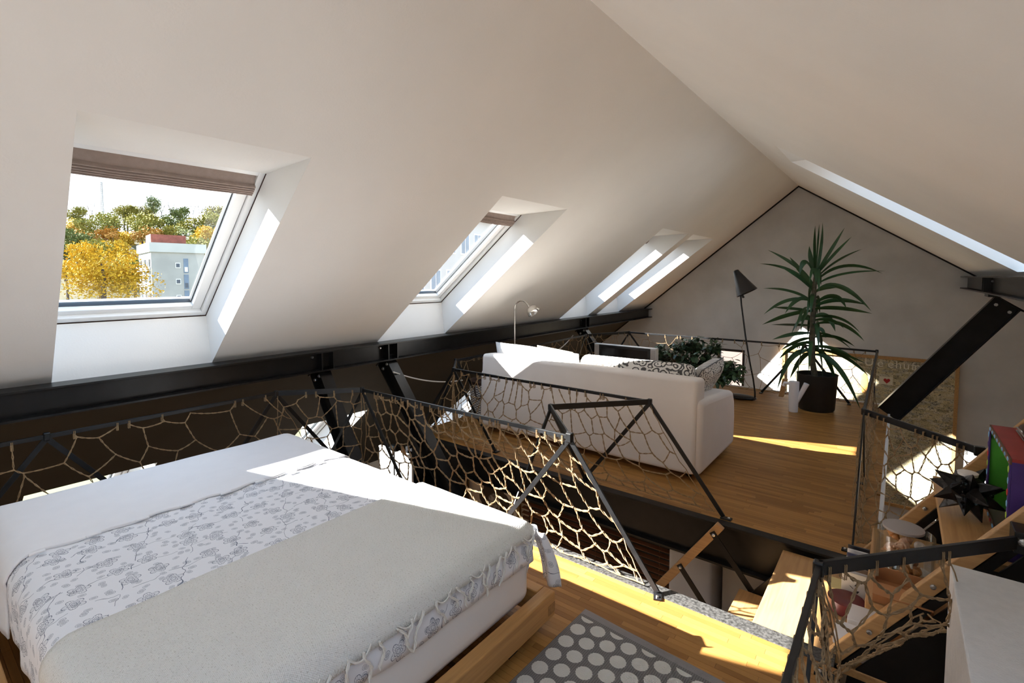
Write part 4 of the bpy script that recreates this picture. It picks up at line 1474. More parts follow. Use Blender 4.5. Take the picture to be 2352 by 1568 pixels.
YL = [  # tip x, tip y, attach y, control x, control y, width
    (1722, 215, 540, 1718, 380, .034), (1748, 205, 540, 1742, 380, .036), (1770, 195, 540, 1764, 380, .03), (1910, 228, 520, 1790, 420, .034),
    (1955, 285, 540, 1800, 440, .040), (2020, 365, 560, 1830, 440, .042), (2150, 520, 580, 1880, 400, .042), (2170, 505, 600, 1850, 500, .040),
    (1420, 370, 600, 1640, 470, .034), (1370, 458, 640, 1620, 470, .036), (1620, 535, 560, 1650, 350, .055), (1685, 345, 540, 1690, 450, .044),
    (1480, 465, 640, 1640, 540, .048), (1560, 415, 620, 1640, 520, .046), (2080, 760, 650, 1850, 500, .05), (2085, 775, 750, 1830, 720, .046),
    (1390, 615, 700, 1580, 610, .034), (1395, 780, 700, 1560, 640, .040), (1385, 845, 760, 1580, 760, .044), (1440, 845, 850, 1600, 850, .040),
    (1530, 775, 700, 1620, 630, .046), (2010, 900, 800, 1880, 760, .040), (1920, 742, 720, 1860, 600, .050), (1850, 890, 800, 1810, 740, .050),
    (2035, 950, 850, 1880, 780, .046), (1450, 940, 900, 1590, 890, .038), (1975, 985, 930, 1840, 890, .042), (1570, 910, 830, 1630, 760, .044),
    (1490, 1065, 960, 1600, 950, .044), (1610, 1220, 980, 1630, 890, .060), (1480, 1262, 1020, 1560, 960, .046), (2065, 1175, 1010, 1880, 990, .052),
    (1990, 1080, 980, 1860, 980, .042), (2010, 1385, 1040, 1850, 1000, .060), (1770, 1250, 1020, 1760, 920, .052), (1862, 1240, 1020, 1780, 960, .056),
    (1500, 1130, 1000, 1620, 1000, .038), (1560, 1190, 1030, 1640, 1010, .046), (1790, 930, 900, 1760, 830, .040), (1450, 735, 760, 1590, 740, .03),
    (2050, 720, 740, 1830, 650, .044), (1905, 870, 820, 1830, 790, .04), (1500, 1010, 930, 1620, 930, .036), (2040, 1090, 1000, 1870, 1010, .036),
    (1690, 1160, 1010, 1660, 960, .05), (1950, 1000, 900, 1830, 890, .036), (1600, 840, 800, 1640, 770, .036), (1860, 610, 640, 1790, 600, .036)]
RL = random.Random(4)
for i, (tx, ty, ay, cx_, cy_, wd) in enumerate(YL):
    dep = RL.uniform(-0.22, 0.22)
    a = stem_at(zc(0, ay)[1])
    tip = py(*zc(tx, ty), YY+dep)
    c = py(*zc(cx_, cy_), YY+dep*0.5)
    strap(a, c, tip, wd*1.15, twist=RL.uniform(-0.3, 0.3), roll=RL.choice((-1, 1))*RL.uniform(0.75, 1.3)).build('leaf', LEAF, yuc, smooth=True, angle=60)
for i in range(22):
    zz = RL.uniform(0.62, 1.7)
    a = stem_at(0) if False else V((pcx-0.02, YY, zz))
    for s0, s1 in zip(st_pts[:-1], st_pts[1:]):
        if s0.z <= zz <= s1.z:
            a = s0.lerp(s1, (zz-s0.z)/(s1.z-s0.z))
    az = RL.choice((-1, 1))*RL.uniform(1.1, 2.0)
    d = V((math.cos(az)*RL.uniform(0.4, 1), math.sin(az), 0))
    ln = RL.uniform(0.35, 0.5)
    strap(a, a+d*ln*0.55+V((0, 0, 0.16)), a+d*ln+V((0, 0, -0.10-0.2*(1.7-zz))), RL.uniform(.035, .045), twist=RL.uniform(-0.5, 0.5)).build('leaf', LEAF, yuc, smooth=True, angle=60)

YJ = 6.64
jb = py(1822, 945, YJ)
jug = thing('watering_can', (jb.x, YJ, 0), 'white watering can with straight spout in front of the planter', 'can')
JW = mat('white_plastic', (0.80, 0.80, 0.83), 0.4, noise_amt=0.02)
jh = py(1822, 876, YJ).z
jr = (py(1833, 940, YJ).x-py(1812, 940, YJ).x)/2
MB().lathe([(jr*0.98, 0), (jr*1.0, 0.01), (jr*1.13, jh*0.5), (jr*1.15, jh), (jr*1.06, jh), (jr*1.0, jh*0.5)], (jb.x, YJ, 0.001), 28).build('body', JW, jug, smooth=True)
MB().tube([V((jb.x+jr*0.5, YJ, jh*0.28)), V((py(1853, 876, YJ).x, YJ, jh*0.98))], [0.022, 0.030], 12).build('spout', JW, jug, smooth=True)
MB().tube([V((jb.x-jr*0.8, YJ, jh*0.93)), V((py(1802, 880, YJ).x, YJ, jh*0.92)), V((py(1800, 880, YJ).x, YJ, jh*0.82))], 0.020, 8).build('handle', JW, jug, smooth=True)
wq = [py(1800, 905, 7.05), py(1792, 908, 7.05)]
MB().obox(py(1799, 890, 7.06), (0.028, 0, 0), (0, 0.03, 0), (0.02, 0, 0.115)).build('wooden_wedge', OAK, None, bevel=0.004, loc=tuple(py(1799, 890, 7.06)))
tag(bpy.data.objects['wooden_wedge'], 'small slanted wooden block left of the white watering can', 'block')

# ---------------------------------------------------------------- ficus bushes by the gable window
FLEAF = mat('ficus_leaf', (0.06, 0.115, 0.045), 0.38, spec=0.5, col2=(0.028, 0.06, 0.026), noise_scale=3)
BARK = mat('ficus_branch', (0.13, 0.09, 0.06), 0.8, noise_amt=0.3)
leafm = MB()
lv = []
for k, (t_, w_) in enumerate(((0, .01), (.25, .40), (.5, .46), (.75, .32), (1, .01))):
    lv += [(t_, -w_*0.5, 0.05*w_-0.12*t_*t_), (t_, 0, -0.12*t_*t_), (t_, w_*0.5, 0.05*w_-0.12*t_*t_)]
leafm.add(lv, [f_ for k in range(4) for f_ in ((k*3, k*3+3, k*3+4, k*3+1), (k*3+1, k*3+4, k*3+5, k*3+2))])
leaf_me = leafm.mesh('leaf', smooth=True)
leaf_me.materials.append(FLEAF)


def bush(cx_, cy_, blobs, label, nleaf, seed, potr):
    R = random.Random(seed)
    pt = thing('plant_pot', (cx_, cy_, 0), label[1], 'pot')
    MB().lathe([(potr*0.7, 0), (potr, 0.22), (potr*1.05, 0.23), (potr*0.93, 0.23), (potr*0.9, 0.19), (0.0, 0.20)], (cx_, cy_, 0), 24).build('planter', mat('terracotta_brown', (0.16, 0.08, 0.05), 0.7, noise_amt=0.2), pt, smooth=True)
    r = thing('ficus', (cx_, cy_, 0.19), label[0], 'plant')
    tips = []
    for (bx, by, bz, br, nb) in blobs:
        for k in range(nb):
            d = V((R.gauss(0, 1), R.gauss(0, 1), R.gauss(0, 0.8))).normalized()*br*R.uniform(0.5, 1.0)
            e_ = V((bx, by, bz))+d
            if e_.z < 0.10:
                e_.z = 0.10+R.random()*0.1
            s_ = V((cx_+R.uniform(-.04, .04), cy_+R.uniform(-.04, .04), 0.20))
            m_ = s_.lerp(V((bx, by, bz)), 0.6)+V((0, 0, 0.05))
            pth = [s_*(1-t)**2+m_*2*t*(1-t)+e_*t*t for t in (0, .2, .4, .6, .8, 1)]
            tips.append(pth)
    mb = MB()
    for pth in tips:
        mb.tube(pth, [0.007, 0.006, 0.005, 0.004, 0.003, 0.002], 5)
    mb.build('branches', BARK, r, kind='stuff')
    fm = MB()
    for k in range(900 if nleaf > 270 else 420):
        pth = R.choice(tips)
        c = pth[4].lerp(pth[5], R.random())+V((R.gauss(0, .035), R.gauss(0, .035), R.gauss(0, .03)))
        d = V((R.gauss(0, 1), R.gauss(0, 1), R.gauss(-0.35, 0.5))).normalized()
        Mx = d.to_track_quat('X', 'Z').to_matrix()*R.uniform(0.07, 0.11)
        fm.add([c+Mx @ V(p) for p in lv], [f_ for q_ in range(4) for f_ in ((q_*3, q_*3+3, q_*3+4, q_*3+1), (q_*3+1, q_*3+4, q_*3+5, q_*3+2))])
    fm.build('foliage', FLEAF, r, smooth=True, kind='stuff')
    for k in range(nleaf):
        pth = R.choice(tips)
        t = R.uniform(0.72, 1.0)
        i = min(4, int(t*5))
        p = pth[i].lerp(pth[i+1], t*5-i)
        o = bpy.data.objects.new('leaf', leaf_me)
        COL.objects.link(o)
        o.parent = r
        d = V((R.gauss(0, 1), R.gauss(0, 1), R.gauss(-0.35, 0.5))).normalized()
        o.rotation_mode = 'QUATERNION'
        o.rotation_quaternion = d.to_track_quat('X', 'Z')
        sc_ = R.uniform(0.08, 0.12)
        o.scale = (sc_, sc_, sc_)
        o.location = p-WL[r.name]


b1 = py(1590, 850, 7.05)
b2 = py(1675, 860, 6.8)


def blob(u_, v_, y_, r_, n_):
    p = py(u_, v_, y_)
    return (p.x, p.y, p.z, r_, n_)


bush(b1.x, 7.05, [blob(1515, 815, 7.1, 0.20, 16), blob(1560, 800, 7.0, 0.20, 18), blob(1592, 785, 7.1, 0.15, 16), blob(1635, 795, 7.05, 0.14, 12), blob(1590, 832, 6.95, 0.22, 18), blob(1640, 835, 7.05, 0.18, 14)],
     ('bushy dark green ficus to the right of the television', 'brown pot hidden behind the sofa under the dark ficus'), 298, 3, 0.15)
bush(py(1605, 860, 6.8).x, 6.80, [blob(1665, 838, 6.8, 0.15, 14), blob(1695, 850, 6.8, 0.13, 12), blob(1680, 868, 6.75, 0.16, 14), blob(1650, 850, 6.75, 0.13, 10)],
     ('sunlit smaller ficus in front of the small gable window', 'brown pot under the smaller sunlit ficus'), 260, 8, 0.11)

# ---------------------------------------------------------------- basket stool left of the sofa, cords
bx_, by_ = -3.70, 4.25
MB_ = thing('wire_basket', (bx_, by_, 0), 'round basket with dark lattice weave at the left end of the sofa', 'basket')
BASK = mat('lattice_weave', (0.72, 0.70, 0.67), 0.8)
n = NT(BASK)
q = n.vec('Object', (1, 1, 1))
qq = n.xyz(q)
th = n.math('MULTIPLY', n.math('ARCTAN2', qq[1], qq[0]), 9.0)
zz = n.math('MULTIPLY', qq[2], 115.0)
l1 = n.math('GREATER_THAN', n.math('ABSOLUTE', n.math('SINE', n.math('ADD', th, zz))), 0.93)
l2 = n.math('GREATER_THAN', n.math('ABSOLUTE', n.math('SINE', n.math('SUBTRACT', th, zz))), 0.93)
n.color(n.mix(n.math('MAXIMUM', l1, l2), (0.66, 0.65, 0.63), (0.02, 0.02, 0.02)))
MB().lathe([(0.14, 0.0), (0.15, 0.01), (0.17, 0.40), (0.165, 0.40), (0.145, 0.015)], (bx_, by_, 0), 32).build('woven_side', BASK, MB_, smooth=True)
MB().lathe([(0.172, 0.39), (0.178, 0.40), (0.178, 0.425), (0.165, 0.43), (0.16, 0.41)], (bx_, by_, 0), 32).build('rim', mat('dark_leather', (0.05, 0.025, 0.018), 0.5, noise_amt=0.2), MB_, smooth=True)
for s_ in (-1, 1):
    MB().tube([V((bx_+s_*0.06+0.06*math.cos(a), by_-0.172, 0.40-0.16*math.sin(a)*1.0)) for a in [math.pi*k/10 for k in range(11)]], 0.009, 6).build('strap_handle', MATS['dark_leather'], MB_, smooth=True) if s_ > 0 else None
CORD = mat('white_cord', (0.72, 0.70, 0.65), 0.9, noise_amt=0.1)


def cord(a, b, sagv, label):
    pts = [a.lerp(b, k/16)-V((0, 0, sagv*4*(k/16)*(1-k/16))) for k in range(17)]
    tag(MB().tube(pts, 0.007, 6).build('cord', CORD, smooth=True), label, 'cord')


cord(py(903, 854, 3.06), py(1062, 873, 4.15), 0.05, 'white cord slung from the gap brace towards the basket')
cord(py(1268, 812, 5.2), py(1316, 770, 6.93), 0.03, 'white cord slung to the brace left of the television')

# ---------------------------------------------------------------- lettered picture on the gable wall
art = thing('framed_picture', (-0.42, Y1-0.03, -1.0), 'huge oak framed collage of printed letters on the gable wall', 'picture')
AX0, AX1, AZ0, AZ1 = py(1798, 798, Y1-0.03).x, py(2205, 832, Y1-0.03).x, -1.95, py(2100, 823, Y1-0.03).z
LET = mat('letter_collage', (0.6, 0.55, 0.4), 0.85)
n = NT(LET)
v = n.vec('Object', (1, 1, 1), rot=(math.pi/2, 0, 0))
br = n.new('ShaderNodeTexBrick')
n.put(br.inputs['Vector'], v)
br.inputs['Scale'].default_value = 1.0
br.inputs['Brick Width'].default_value = 0.07
br.inputs['Row Height'].default_value = 0.034
br.inputs['Mortar Size'].default_value = 0.0
br.inputs['Color1'].default_value = (0, 0, 0, 1)
br.inputs['Color2'].default_value = (1, 1, 1, 1)
pap = n.ramp(br.outputs['Color'], [(0.0, (0.34, 0.29, 0.17)), (0.3, (0.56, 0.48, 0.28)), (0.55, (0.66, 0.60, 0.42)), (0.8, (0.40, 0.37, 0.28)), (1.0, (0.62, 0.52, 0.28))])
ink = n.math('GREATER_THAN', n.noise(n.vec('Object', (60, 60, 110)), 1.0, 2, 1.0), 0.60)
clo = n.noise(n.vec('Object', (1, 1, 1.4)), 3.0, 3)
ink2 = n.math('GREATER_THAN', n.noise(n.vec('Object', (26, 26, 60)), 1.0, 2, 0.5), n.math('SUBTRACT', 0.86, n.math('MULTIPLY', clo, 0.42)))
n.color(n.mix(n.math('MULTIPLY', n.math('MAXIMUM', ink, ink2), 0.85), pap, (0.05, 0.055, 0.06)))
MB().box((AX0+0.03, Y1-0.035, AZ0+0.03), (AX1-0.03, Y1-0.01, AZ1-0.03)).build('panel', LET, art)
FW_ = 0.045
for (x0, x1, z0, z1) in ((AX0, AX0+FW_, AZ0, AZ1), (AX1-FW_, AX1, AZ0, AZ1), (AX0+FW_, AX1-FW_, AZ1-FW_, AZ1), (AX0+FW_, AX1-FW_, AZ0, AZ0+FW_)):
    MB().box((x0, Y1-0.06, z0), (x1, Y1-0.005, z1)).build('frame', OAK, art, bevel=0.003)


def text(body, size, loc, rot, m, parent, name='lettering', depth=0.0008):
    cu = bpy.data.curves.new(name, 'FONT')
    cu.body = body
    cu.size = size
    cu.extrude = depth
    cu.align_x = 'CENTER'
    cu.align_y = 'CENTER'
    cu.materials.append(m)
    tmp = bpy.data.objects.new('tmp', cu)
    COL.objects.link(tmp)
    bpy.context.view_layer.update()
    me = bpy.data.meshes.new_from_object(tmp.evaluated_get(bpy.context.evaluated_depsgraph_get()))
    bpy.data.objects.remove(tmp)
    o = bpy.data.objects.new(name, me)
    COL.objects.link(o)
    o.parent = parent
    o.location = V(loc)-WL[parent.name]
    o.rotation_euler = rot
    return o


INKW = mat('pale_letter_paper', (0.80, 0.76, 0.62), 0.8, noise_amt=0.1)
for ch, u_ in zip('Ueehufm', (1996, 2022, 2046, 2064, 2082, 2097, 2112)):
    p = py(u_, 842+(u_-2100)*0.1, Y1-0.037)
    text(ch, 0.17, p, (math.pi/2, 0, 0), INKW, art)
hp = py(2035, 874, Y1-0.04)
MB().box((hp.x-0.085, Y1-0.039, hp.z-0.06), (hp.x+0.085, Y1-0.036, hp.z+0.06)).build('heart_card', mat('card_paper', (0.74, 0.68, 0.52), 0.8, noise_amt=0.05), art)
hm = MB()
hpts = []
for k in range(28):
    a = 2*math.pi*k/28
    hx, hz = 16*math.sin(a)**3, 13*math.cos(a)-5*math.cos(2*a)-2*math.cos(3*a)-math.cos(4*a)
    hpts.append((hp.x+0.01+hx*0.0026, Y1-0.041, hp.z+hz*0.0028))
hm.add(hpts, [tuple(reversed(range(28)))])
hm.build('heart', mat('red_ink', (0.45, 0.02, 0.02), 0.7, noise_amt=0.1), art, label='red heart')
# pasted figure shape in the middle of the collage
MB().ico((py(1960, 870, Y1-0.04).x, Y1-0.036, py(1960, 870, Y1-0.04).z), 1, 2, (0.14, 0.004, 0.24)).build('pasted_figure', mat('grey_brown_paper', (0.40, 0.33, 0.25), 0.8, col2=(0.16, 0.13, 0.10), noise_scale=14), art, smooth=True)
fg2 = py(1985, 880, Y1-0.04)
MB().ico((fg2.x, Y1-0.038, fg2.z), 1, 2, (0.05, 0.004, 0.17)).build('pasted_figure', mat('orange_paper', (0.72, 0.36, 0.10), 0.8, noise_amt=0.2), art, smooth=True, label='orange pasted figure')

# ---------------------------------------------------------------- staircase in the gap
K = 1.40          # slope of the flights
stair = thing('staircase', (-0.2, 2.88, -1.0), 'steep oak and black steel staircase rising through the gap', 'stairs')


def prism_xz(pts, y0, y1):
    k = len(pts)
    return MB().add([(x, y0, z) for x, z in pts]+[(x, y1, z) for x, z in pts], [tuple(range(k)), tuple(reversed(range(k, 2*k)))]+[(i, i+k, (i+1) % k+k, (i+1) % k) for i in range(k)])


def zst(x):
    return 0.275+K*(x-0.0100)


for (y0, y1) in ((2.448, 2.486), (3.262, 3.296)):
    xa, xb = -0.19, 0.80
    prism_xz([(xa, zst(xa)-0.088), (xb, zst(xb)-0.088), (xb, zst(xb)), (xa, zst(xa))], y0, y1).build('stringer', OAKX, stair, bevel=0.003)
    prism_xz([(xa, zst(xa)-0.15), (xb, zst(xb)-0.15), (xb, zst(xb)-0.095), (xa, zst(xa)-0.095)], y0+0.002, y1-0.002).build('steel_stringer', STEEL, stair)
    for xc in (-0.05, 0.14, 0.40):
        MB().lathe([(0.010, 0), (0.010, 0.006), (0.004, 0.008)], (xc, y0, zst(xc)-0.044), 10, (0, -1, 0)).build('bolt', BOLT, stair)
prism_xz([(-0.14, -0.26), (0.80, -0.26), (0.80, 1.20), (-0.12, -0.08)], 2.452, 2.462).build('side_plate', STEEL, stair)
prism_xz([(-0.05, -0.26), (0.80, -0.26), (0.80, 1.20), (-0.03, 0.05)], 3.275, 3.285).build('side_plate', STEEL, stair)


def tread(x0, x1, y0, y1, z, th=0.034):
    w3 = (y1-y0)/4
    MB().box((x0, y0, z-th), (x1, y1, z)).build('tread', OAK, stair, bevel=0.003)


tread(-0.50, 0.20, 2.447, 3.298, -0.04)
tread(-0.07, 0.22, 2.49, 3.258, 0.25)
tread(0.172, 0.47, 2.49, 3.40, 0.55)
tread(0.39, 0.69, 2.49, 3.40, 0.84)
for k in range(8):
    z = -0.33-0.29*k
    x0 = -0.72-0.2071*k
    tread(x0, x0+0.29, 2.49, 3.225, z)
for y0, y1 in ((2.47, 2.488), (3.227, 3.245)):
    prism_xz([(-2.45, -2.70), (-0.46, -0.08), (-0.32, -0.08), (-2.25, -2.70)], y0, y1).build('steel_stringer', STEEL, stair)
hdir = V((1, 0, K)).normalized()
hn = V((K, 0, -1)).normalized()
h0, h1 = V((-0.85, 3.262, 0.012)), V((-2.0, 3.262, 0.012-1.15*K))
MB().obox((h0+h1)/2, (h0-h1)/2, V((0, 0.0175, 0)), hn*0.026).build('handrail', OAKX, stair, bevel=0.003)
for k in range(5):
    c = V((-0.885-0.207*k, 3.262, -0.05-0.29*k))
    f_ = c+V((0.235, 0, -0.285))
    MB().bar(c+V((-0.012, -0.022, 0.015)), f_+V((0.03, -0.022, -0.04)), 0.007, 0.036, up=hdir).build('strut', STEEL, stair, bevel=0.001)
    MB().lathe([(0.010, 0), (0.010, 0.005), (0.004, 0.008)], c+V((0, -0.026, 0)), 10, (0, -1, 0)).build('bolt', BOLT, stair)

# white masonry block at lower right
MB().box((0.172, -1.2, LOWZ), (1.30, 2.272, 0.60)).build('wall_low', mat('white_rough_plaster', (0.72, 0.715, 0.71), 0.9, spec=0.2, noise_amt=0.06, noise_scale=30, bump=0.25, bump_scale=160), kind='structure', bevel=0.006, seg=3)

# ---------------------------------------------------------------- things kept on the stair
JG = glass_mat('jar_glass', (0.97, 0.985, 0.98), 0.35)
jx, jy, jz = 0.055, 2.84, 0.252
jar = thing('glass_jar', (jx, jy, jz), 'wide glass jar of seashells with grey lid on the stair', 'jar')
MB().lathe([(0.105, 0), (0.112, 0.004), (0.112, 0.185), (0.108, 0.185), (0.108, 0.008), (0.0, 0.008)], (jx, jy, jz), 32).build('glass', JG, jar, smooth=True)
MB().lathe([(0.066, 0.187), (0.078, 0.189), (0.078, 0.199), (0.070, 0.202), (0.0, 0.203)], (jx-0.004, jy+0.025, jz), 32).build('lid', mat('grey_lid', (0.36, 0.33, 0.32), 0.6, noise_amt=0.05), jar, smooth=True)
SH = [mat('brown_shell', (0.42, 0.20, 0.10), 0.4, col2=(0.62, 0.42, 0.30), noise_scale=40), mat('cream_shell', (0.74, 0.66, 0.58), 0.5, noise_amt=0.2, noise_scale=50), mat('orange_shell', (0.62, 0.28, 0.10), 0.45, noise_amt=0.3, noise_scale=50)]
RS = random.Random(2)
sp = []
for k in range(16):
    lev = k//6
    a = k*2.4
    rr_ = 0.058 if k % 6 else 0.0
    sp.append((jx+rr_*math.cos(a), jy+rr_*math.sin(a), jz+0.036+lev*0.052))
for k, (x, y, z) in enumerate(sp):
    mb = MB()
    ax_ = V((RS.gauss(0, 1), RS.gauss(0, 1), RS.gauss(0, .4))).normalized()
    ln = RS.uniform(0.065, 0.095)
    prof = []
    for j in range(15):
        t = j/14
        env = math.sin(math.pi*min(1, t*1.25)*0.8+0.05)*(1-t*0.75)
        prof.append((max(0.001, 0.028*env*(1+0.12*math.sin(t*34))), (t-0.5)*ln))
    mb.lathe(prof, (x, y, z), 12, ax_)
    tag(mb.build('seashell', SH[k % 3], smooth=True, loc=(x, y, z)), 'spiral seashell inside the wide glass jar', 'shell', 'seashells in the glass jar')

cases = [((0.03, 0.03, 0.04), 'black'), ((0.62, 0.62, 0.64), 'pale grey'), ((0.05, 0.06, 0.14), 'navy'), ((0.66, 0.65, 0.62), 'white'), ((0.02, 0.02, 0.02), 'black'), ((0.36, 0.24, 0.16), 'tan'), ((0.45, 0.45, 0.47), 'grey')]
whs = ['furthest', 'second furthest', 'third furthest', 'fourth', 'fifth', 'sixth', 'nearest']
for k, (c_, nm) in enumerate(cases):
    y = 3.225-k*0.036
    c0 = thing('disc_case', (-0.12, y, -0.04), '%s thin case standing on the landing, %s of the row' % (nm, whs[k]), 'case', 'thin cases standing on the landing')
    MB().box((-0.175, y-0.006, -0.0395), (-0.078, y+0.006, 0.135-k*0.006)).build('sleeve', mat('case_%d' % k, c_, 0.4, noise_amt=0.05), c0, bevel=0.0015)
    MB().box((-0.172, y+0.007, -0.038), (-0.082, y+0.011, 0.128-k*0.006)).build('pages', WHITE, c0)
# cream card with a leaf print
cc = thing('greeting_card', (-0.125, 2.955, -0.04), 'cream card with a dark leaf print standing before the thin cases', 'card')
MB().box((-0.182, 2.953, -0.0395), (-0.080, 2.957, 0.115)).build('card', mat('cream_card', (0.74, 0.69, 0.58), 0.8, noise_amt=0.03), cc)
INK = mat('dark_print', (0.06, 0.05, 0.04), 0.8, noise_amt=0.1)
for k in range(5):
    p0 = V((-0.128, 2.9515, 0.0+k*0.018))
    s_ = 1 if k % 2 else -1
    q1 = p0+V((s_*0.022, 0, 0.016))
    m1 = (p0+q1)/2
    MB().add([p0, m1+V((0.004, 0, -0.005)), q1, m1+V((-0.004, 0, 0.006))], [(0, 1, 2, 3)]).build('leaf_print', INK, cc)

CARDB = mat('brown_cardboard', (0.44, 0.20, 0.08), 0.85, noise_amt=0.1, noise_scale=14)
cb = thing('cardboard_box', (0.06, 2.60, 0.25), 'open brown cardboard box at the near end of the jar tread', 'box')
MB().box((-0.045, 2.50, 0.2515), (0.15, 2.70, 0.258)).build('bottom', CARDB, cb)
for a, b in (((-0.045, 2.50, 0.258), (-0.040, 2.70, 0.315)), ((0.145, 2.50, 0.258), (0.15, 2.70, 0.315)), ((-0.04, 2.50, 0.258), (0.145, 2.505, 0.315)), ((-0.04, 2.695, 0.258), (0.145, 2.70, 0.315))):
    MB().box(a, b).build('side', CARDB, cb)
MB().obox((0.05, 2.475, 0.325), (0.095, 0, 0), (0, 0.03, 0.012), (0, 0.0008, -0.002)).build('flap', CARDB, cb)
WB = mat('white_card_box', (0.80, 0.79, 0.78), 0.7, noise_amt=0.03)
RB = mat('dark_red_tin', (0.14, 0.02, 0.02), 0.4, noise_amt=0.2)


def box_thing(name, lo, hi, m, lid_m, label, cat):
    t_ = thing(name, ((lo[0]+hi[0])/2, (lo[1]+hi[1])/2, lo[2]), label, cat)
    MB().box(lo, (hi[0], hi[1], lo[2]+(hi[2]-lo[2])*0.62)).build('body', m, t_, bevel=0.002)
    MB().box((lo[0]-0.003, lo[1]-0.003, lo[2]+(hi[2]-lo[2])*0.64), (hi[0]+0.003, hi[1]+0.003, hi[2])).build('lid', lid_m, t_, bevel=0.002)
    return t_


box_thing('paper_box', (-0.135, 2.67, -0.039), (0.0, 2.80, 0.045), WB, WB, 'white lidded box under the netting, further from the near stringer', 'box')
box_thing('paper_box', (-0.175, 2.51, -0.039), (-0.04, 2.645, 0.035), WB, mat('off_white_lid', (0.84, 0.84, 0.84), 0.6, noise_amt=0.02), 'white lidded box tight against the near wooden stringer', 'box')
tin = thing('round_tin', (-0.19, 2.91, -0.04), 'dark red oval tin on the landing between white boxes and card', 'tin')
MB().lathe([(0.07, 0), (0.075, 0.004), (0.075, 0.05)], (-0.155, 2.875, -0.0395), 28).build('body', RB, tin, smooth=True)
MB().lathe([(0.078, 0.045), (0.078, 0.06), (0.06, 0.066), (0, 0.067)], (-0.155, 2.875, -0.0395), 28).build('lid', RB, tin, smooth=True)
box_thing('card_carton', (-0.235, 2.955, -0.039), (-0.185, 3.06, 0.012), mat('yellow_carton', (0.70, 0.52, 0.16), 0.7, noise_amt=0.1), mat('pale_yellow_carton', (0.76, 0.62, 0.28), 0.7, noise_amt=0.1), 'small yellow carton left of the cream leaf card', 'carton')
mg = thing('glass_cup', (-0.03, 2.90, -0.04), 'small magenta glass cup beside the dark red tin', 'cup')
MB().lathe([(0.02, 0), (0.026, 0.003), (0.030, 0.11), (0.027, 0.11), (0.022, 0.01), (0, 0.008)], (-0.048, 2.90, -0.0395), 20).build('cup', mat('magenta_glass', (0.50, 0.08, 0.28), 0.2, noise_amt=0.1), mg, smooth=True)

# spiky black candle holder
c0 = pz(2205, 1180, 0.55)
cx0, cy0 = 0.262, 2.90
sp_ = thing('candle_holder', (cx0, cy0, 0.55), 'spiky black metal candle holder standing on the oak tread', 'candle holder')
SPK = mat('rough_black_iron', (0.016, 0.016, 0.018), 0.38, metal=0.5, noise_amt=0.4, noise_scale=30, bump=0.3, bump_scale=60)
cz0 = 0.665
mb = MB().ico((cx0, cy0, cz0), 0.072, 2)
mb.build('body', SPK, sp_, smooth=True)
gold = math.pi*(3-math.sqrt(5))
BEAD = mat('dark_glass_bead', (0.03, 0.06, 0.07), 0.08, spec=0.8, noise_amt=0.2)
for k in range(20):
    z = 1-2*(k+0.5)/20
    if z > 0.80:
        continue
    r_ = math.sqrt(1-z*z)
    d = V((r_*math.cos(k*gold), r_*math.sin(k*gold), z))
    ln = min(0.135, (cz0-0.555)/max(1e-3, -z)) if z < 0 else 0.135
    MB().lathe([(0.040, 0.045), (0.021, 0.045+(ln-0.045)*0.5), (0.0012, ln)], (cx0, cy0, cz0), 5, d).build('spike', SPK, sp_)
    if k % 2:
        d2 = (d+V((0.35, 0.2, 0.3))).normalized()
        MB().ico(V((cx0, cy0, cz0))+d2*0.078, 0.010, 1).build('bead', BEAD, sp_, smooth=True)
MB().lathe([(0.034, 0.07), (0.036, 0.082), (0.032, 0.084), (0, 0.084)], (cx0, cy0, cz0), 24).build('candle', mat('white_wax', (0.82, 0.80, 0.76), 0.5, noise_amt=0.02), sp_, smooth=True)
for k in range(8):
    MB().lathe([(0.007, -0.003), (0.009, 0), (0.007, 0.003), (0.004, 0)], (cx0-0.02, cy0-0.07-0.003*k, cz0+0.07-k*0.016), 8, (1, 0, 0) if k % 2 else (0, 1, 0.2)).build('chain_link', SPK, sp_)

# painted open box
DX0, DX1, DY0, DY1, DZ0, DZ1 = 0.345, 0.62, 2.525, 3.06, 0.552, 0.935
db = thing('painted_box', (0.48, 2.8, DZ0), 'hand painted open box in red, purple and green on the stair', 'box')
PR = mat('red_poster_paint', (0.36, 0.035, 0.03), 0.6, noise_amt=0.15, noise_scale=12)
PP = mat('purple_poster_paint', (0.065, 0.03, 0.20), 0.6, noise_amt=0.15, noise_scale=12)
PG = mat('green_poster_paint', (0.10, 0.50, 0.05), 0.6, noise_amt=0.2, noise_scale=9)
PB = mat('brown_poster_paint', (0.16, 0.08, 0.045), 0.7, noise_amt=0.25, noise_scale=12)
PBL = mat('blue_poster_paint', (0.20, 0.45, 0.72), 0.6, noise_amt=0.1)
PO = mat('orange_poster_paint', (0.78, 0.16, 0.03), 0.6, noise_amt=0.2, noise_scale=20)
PRD = mat('bright_red_paint', (0.62, 0.03, 0.03), 0.6, noise_amt=0.1)
PL_ = mat('lime_poster_paint', (0.42, 0.60, 0.06), 0.6, noise_amt=0.1)
T_ = 0.012
MB().box((DX0, DY0, DZ1-T_), (DX1, DY1, DZ1)).build('top_panel', PR, db, bevel=0.001)
MB().box((DX0, DY0, DZ0), (DX1, DY0+T_, DZ1-T_)).build('side_panel', PP, db, bevel=0.001)
MB().box((DX0, DY1-T_, DZ0), (DX1, DY1, DZ1-T_)).build('side_panel', PG, db, bevel=0.001, label='green inner side panel')
MB().box((DX0, DY0+T_, DZ0), (DX1, DY1-T_, DZ0+T_)).build('bottom_panel', mat('grey_brown_paint', (0.24, 0.22, 0.19), 0.8, noise_amt=0.2), db)
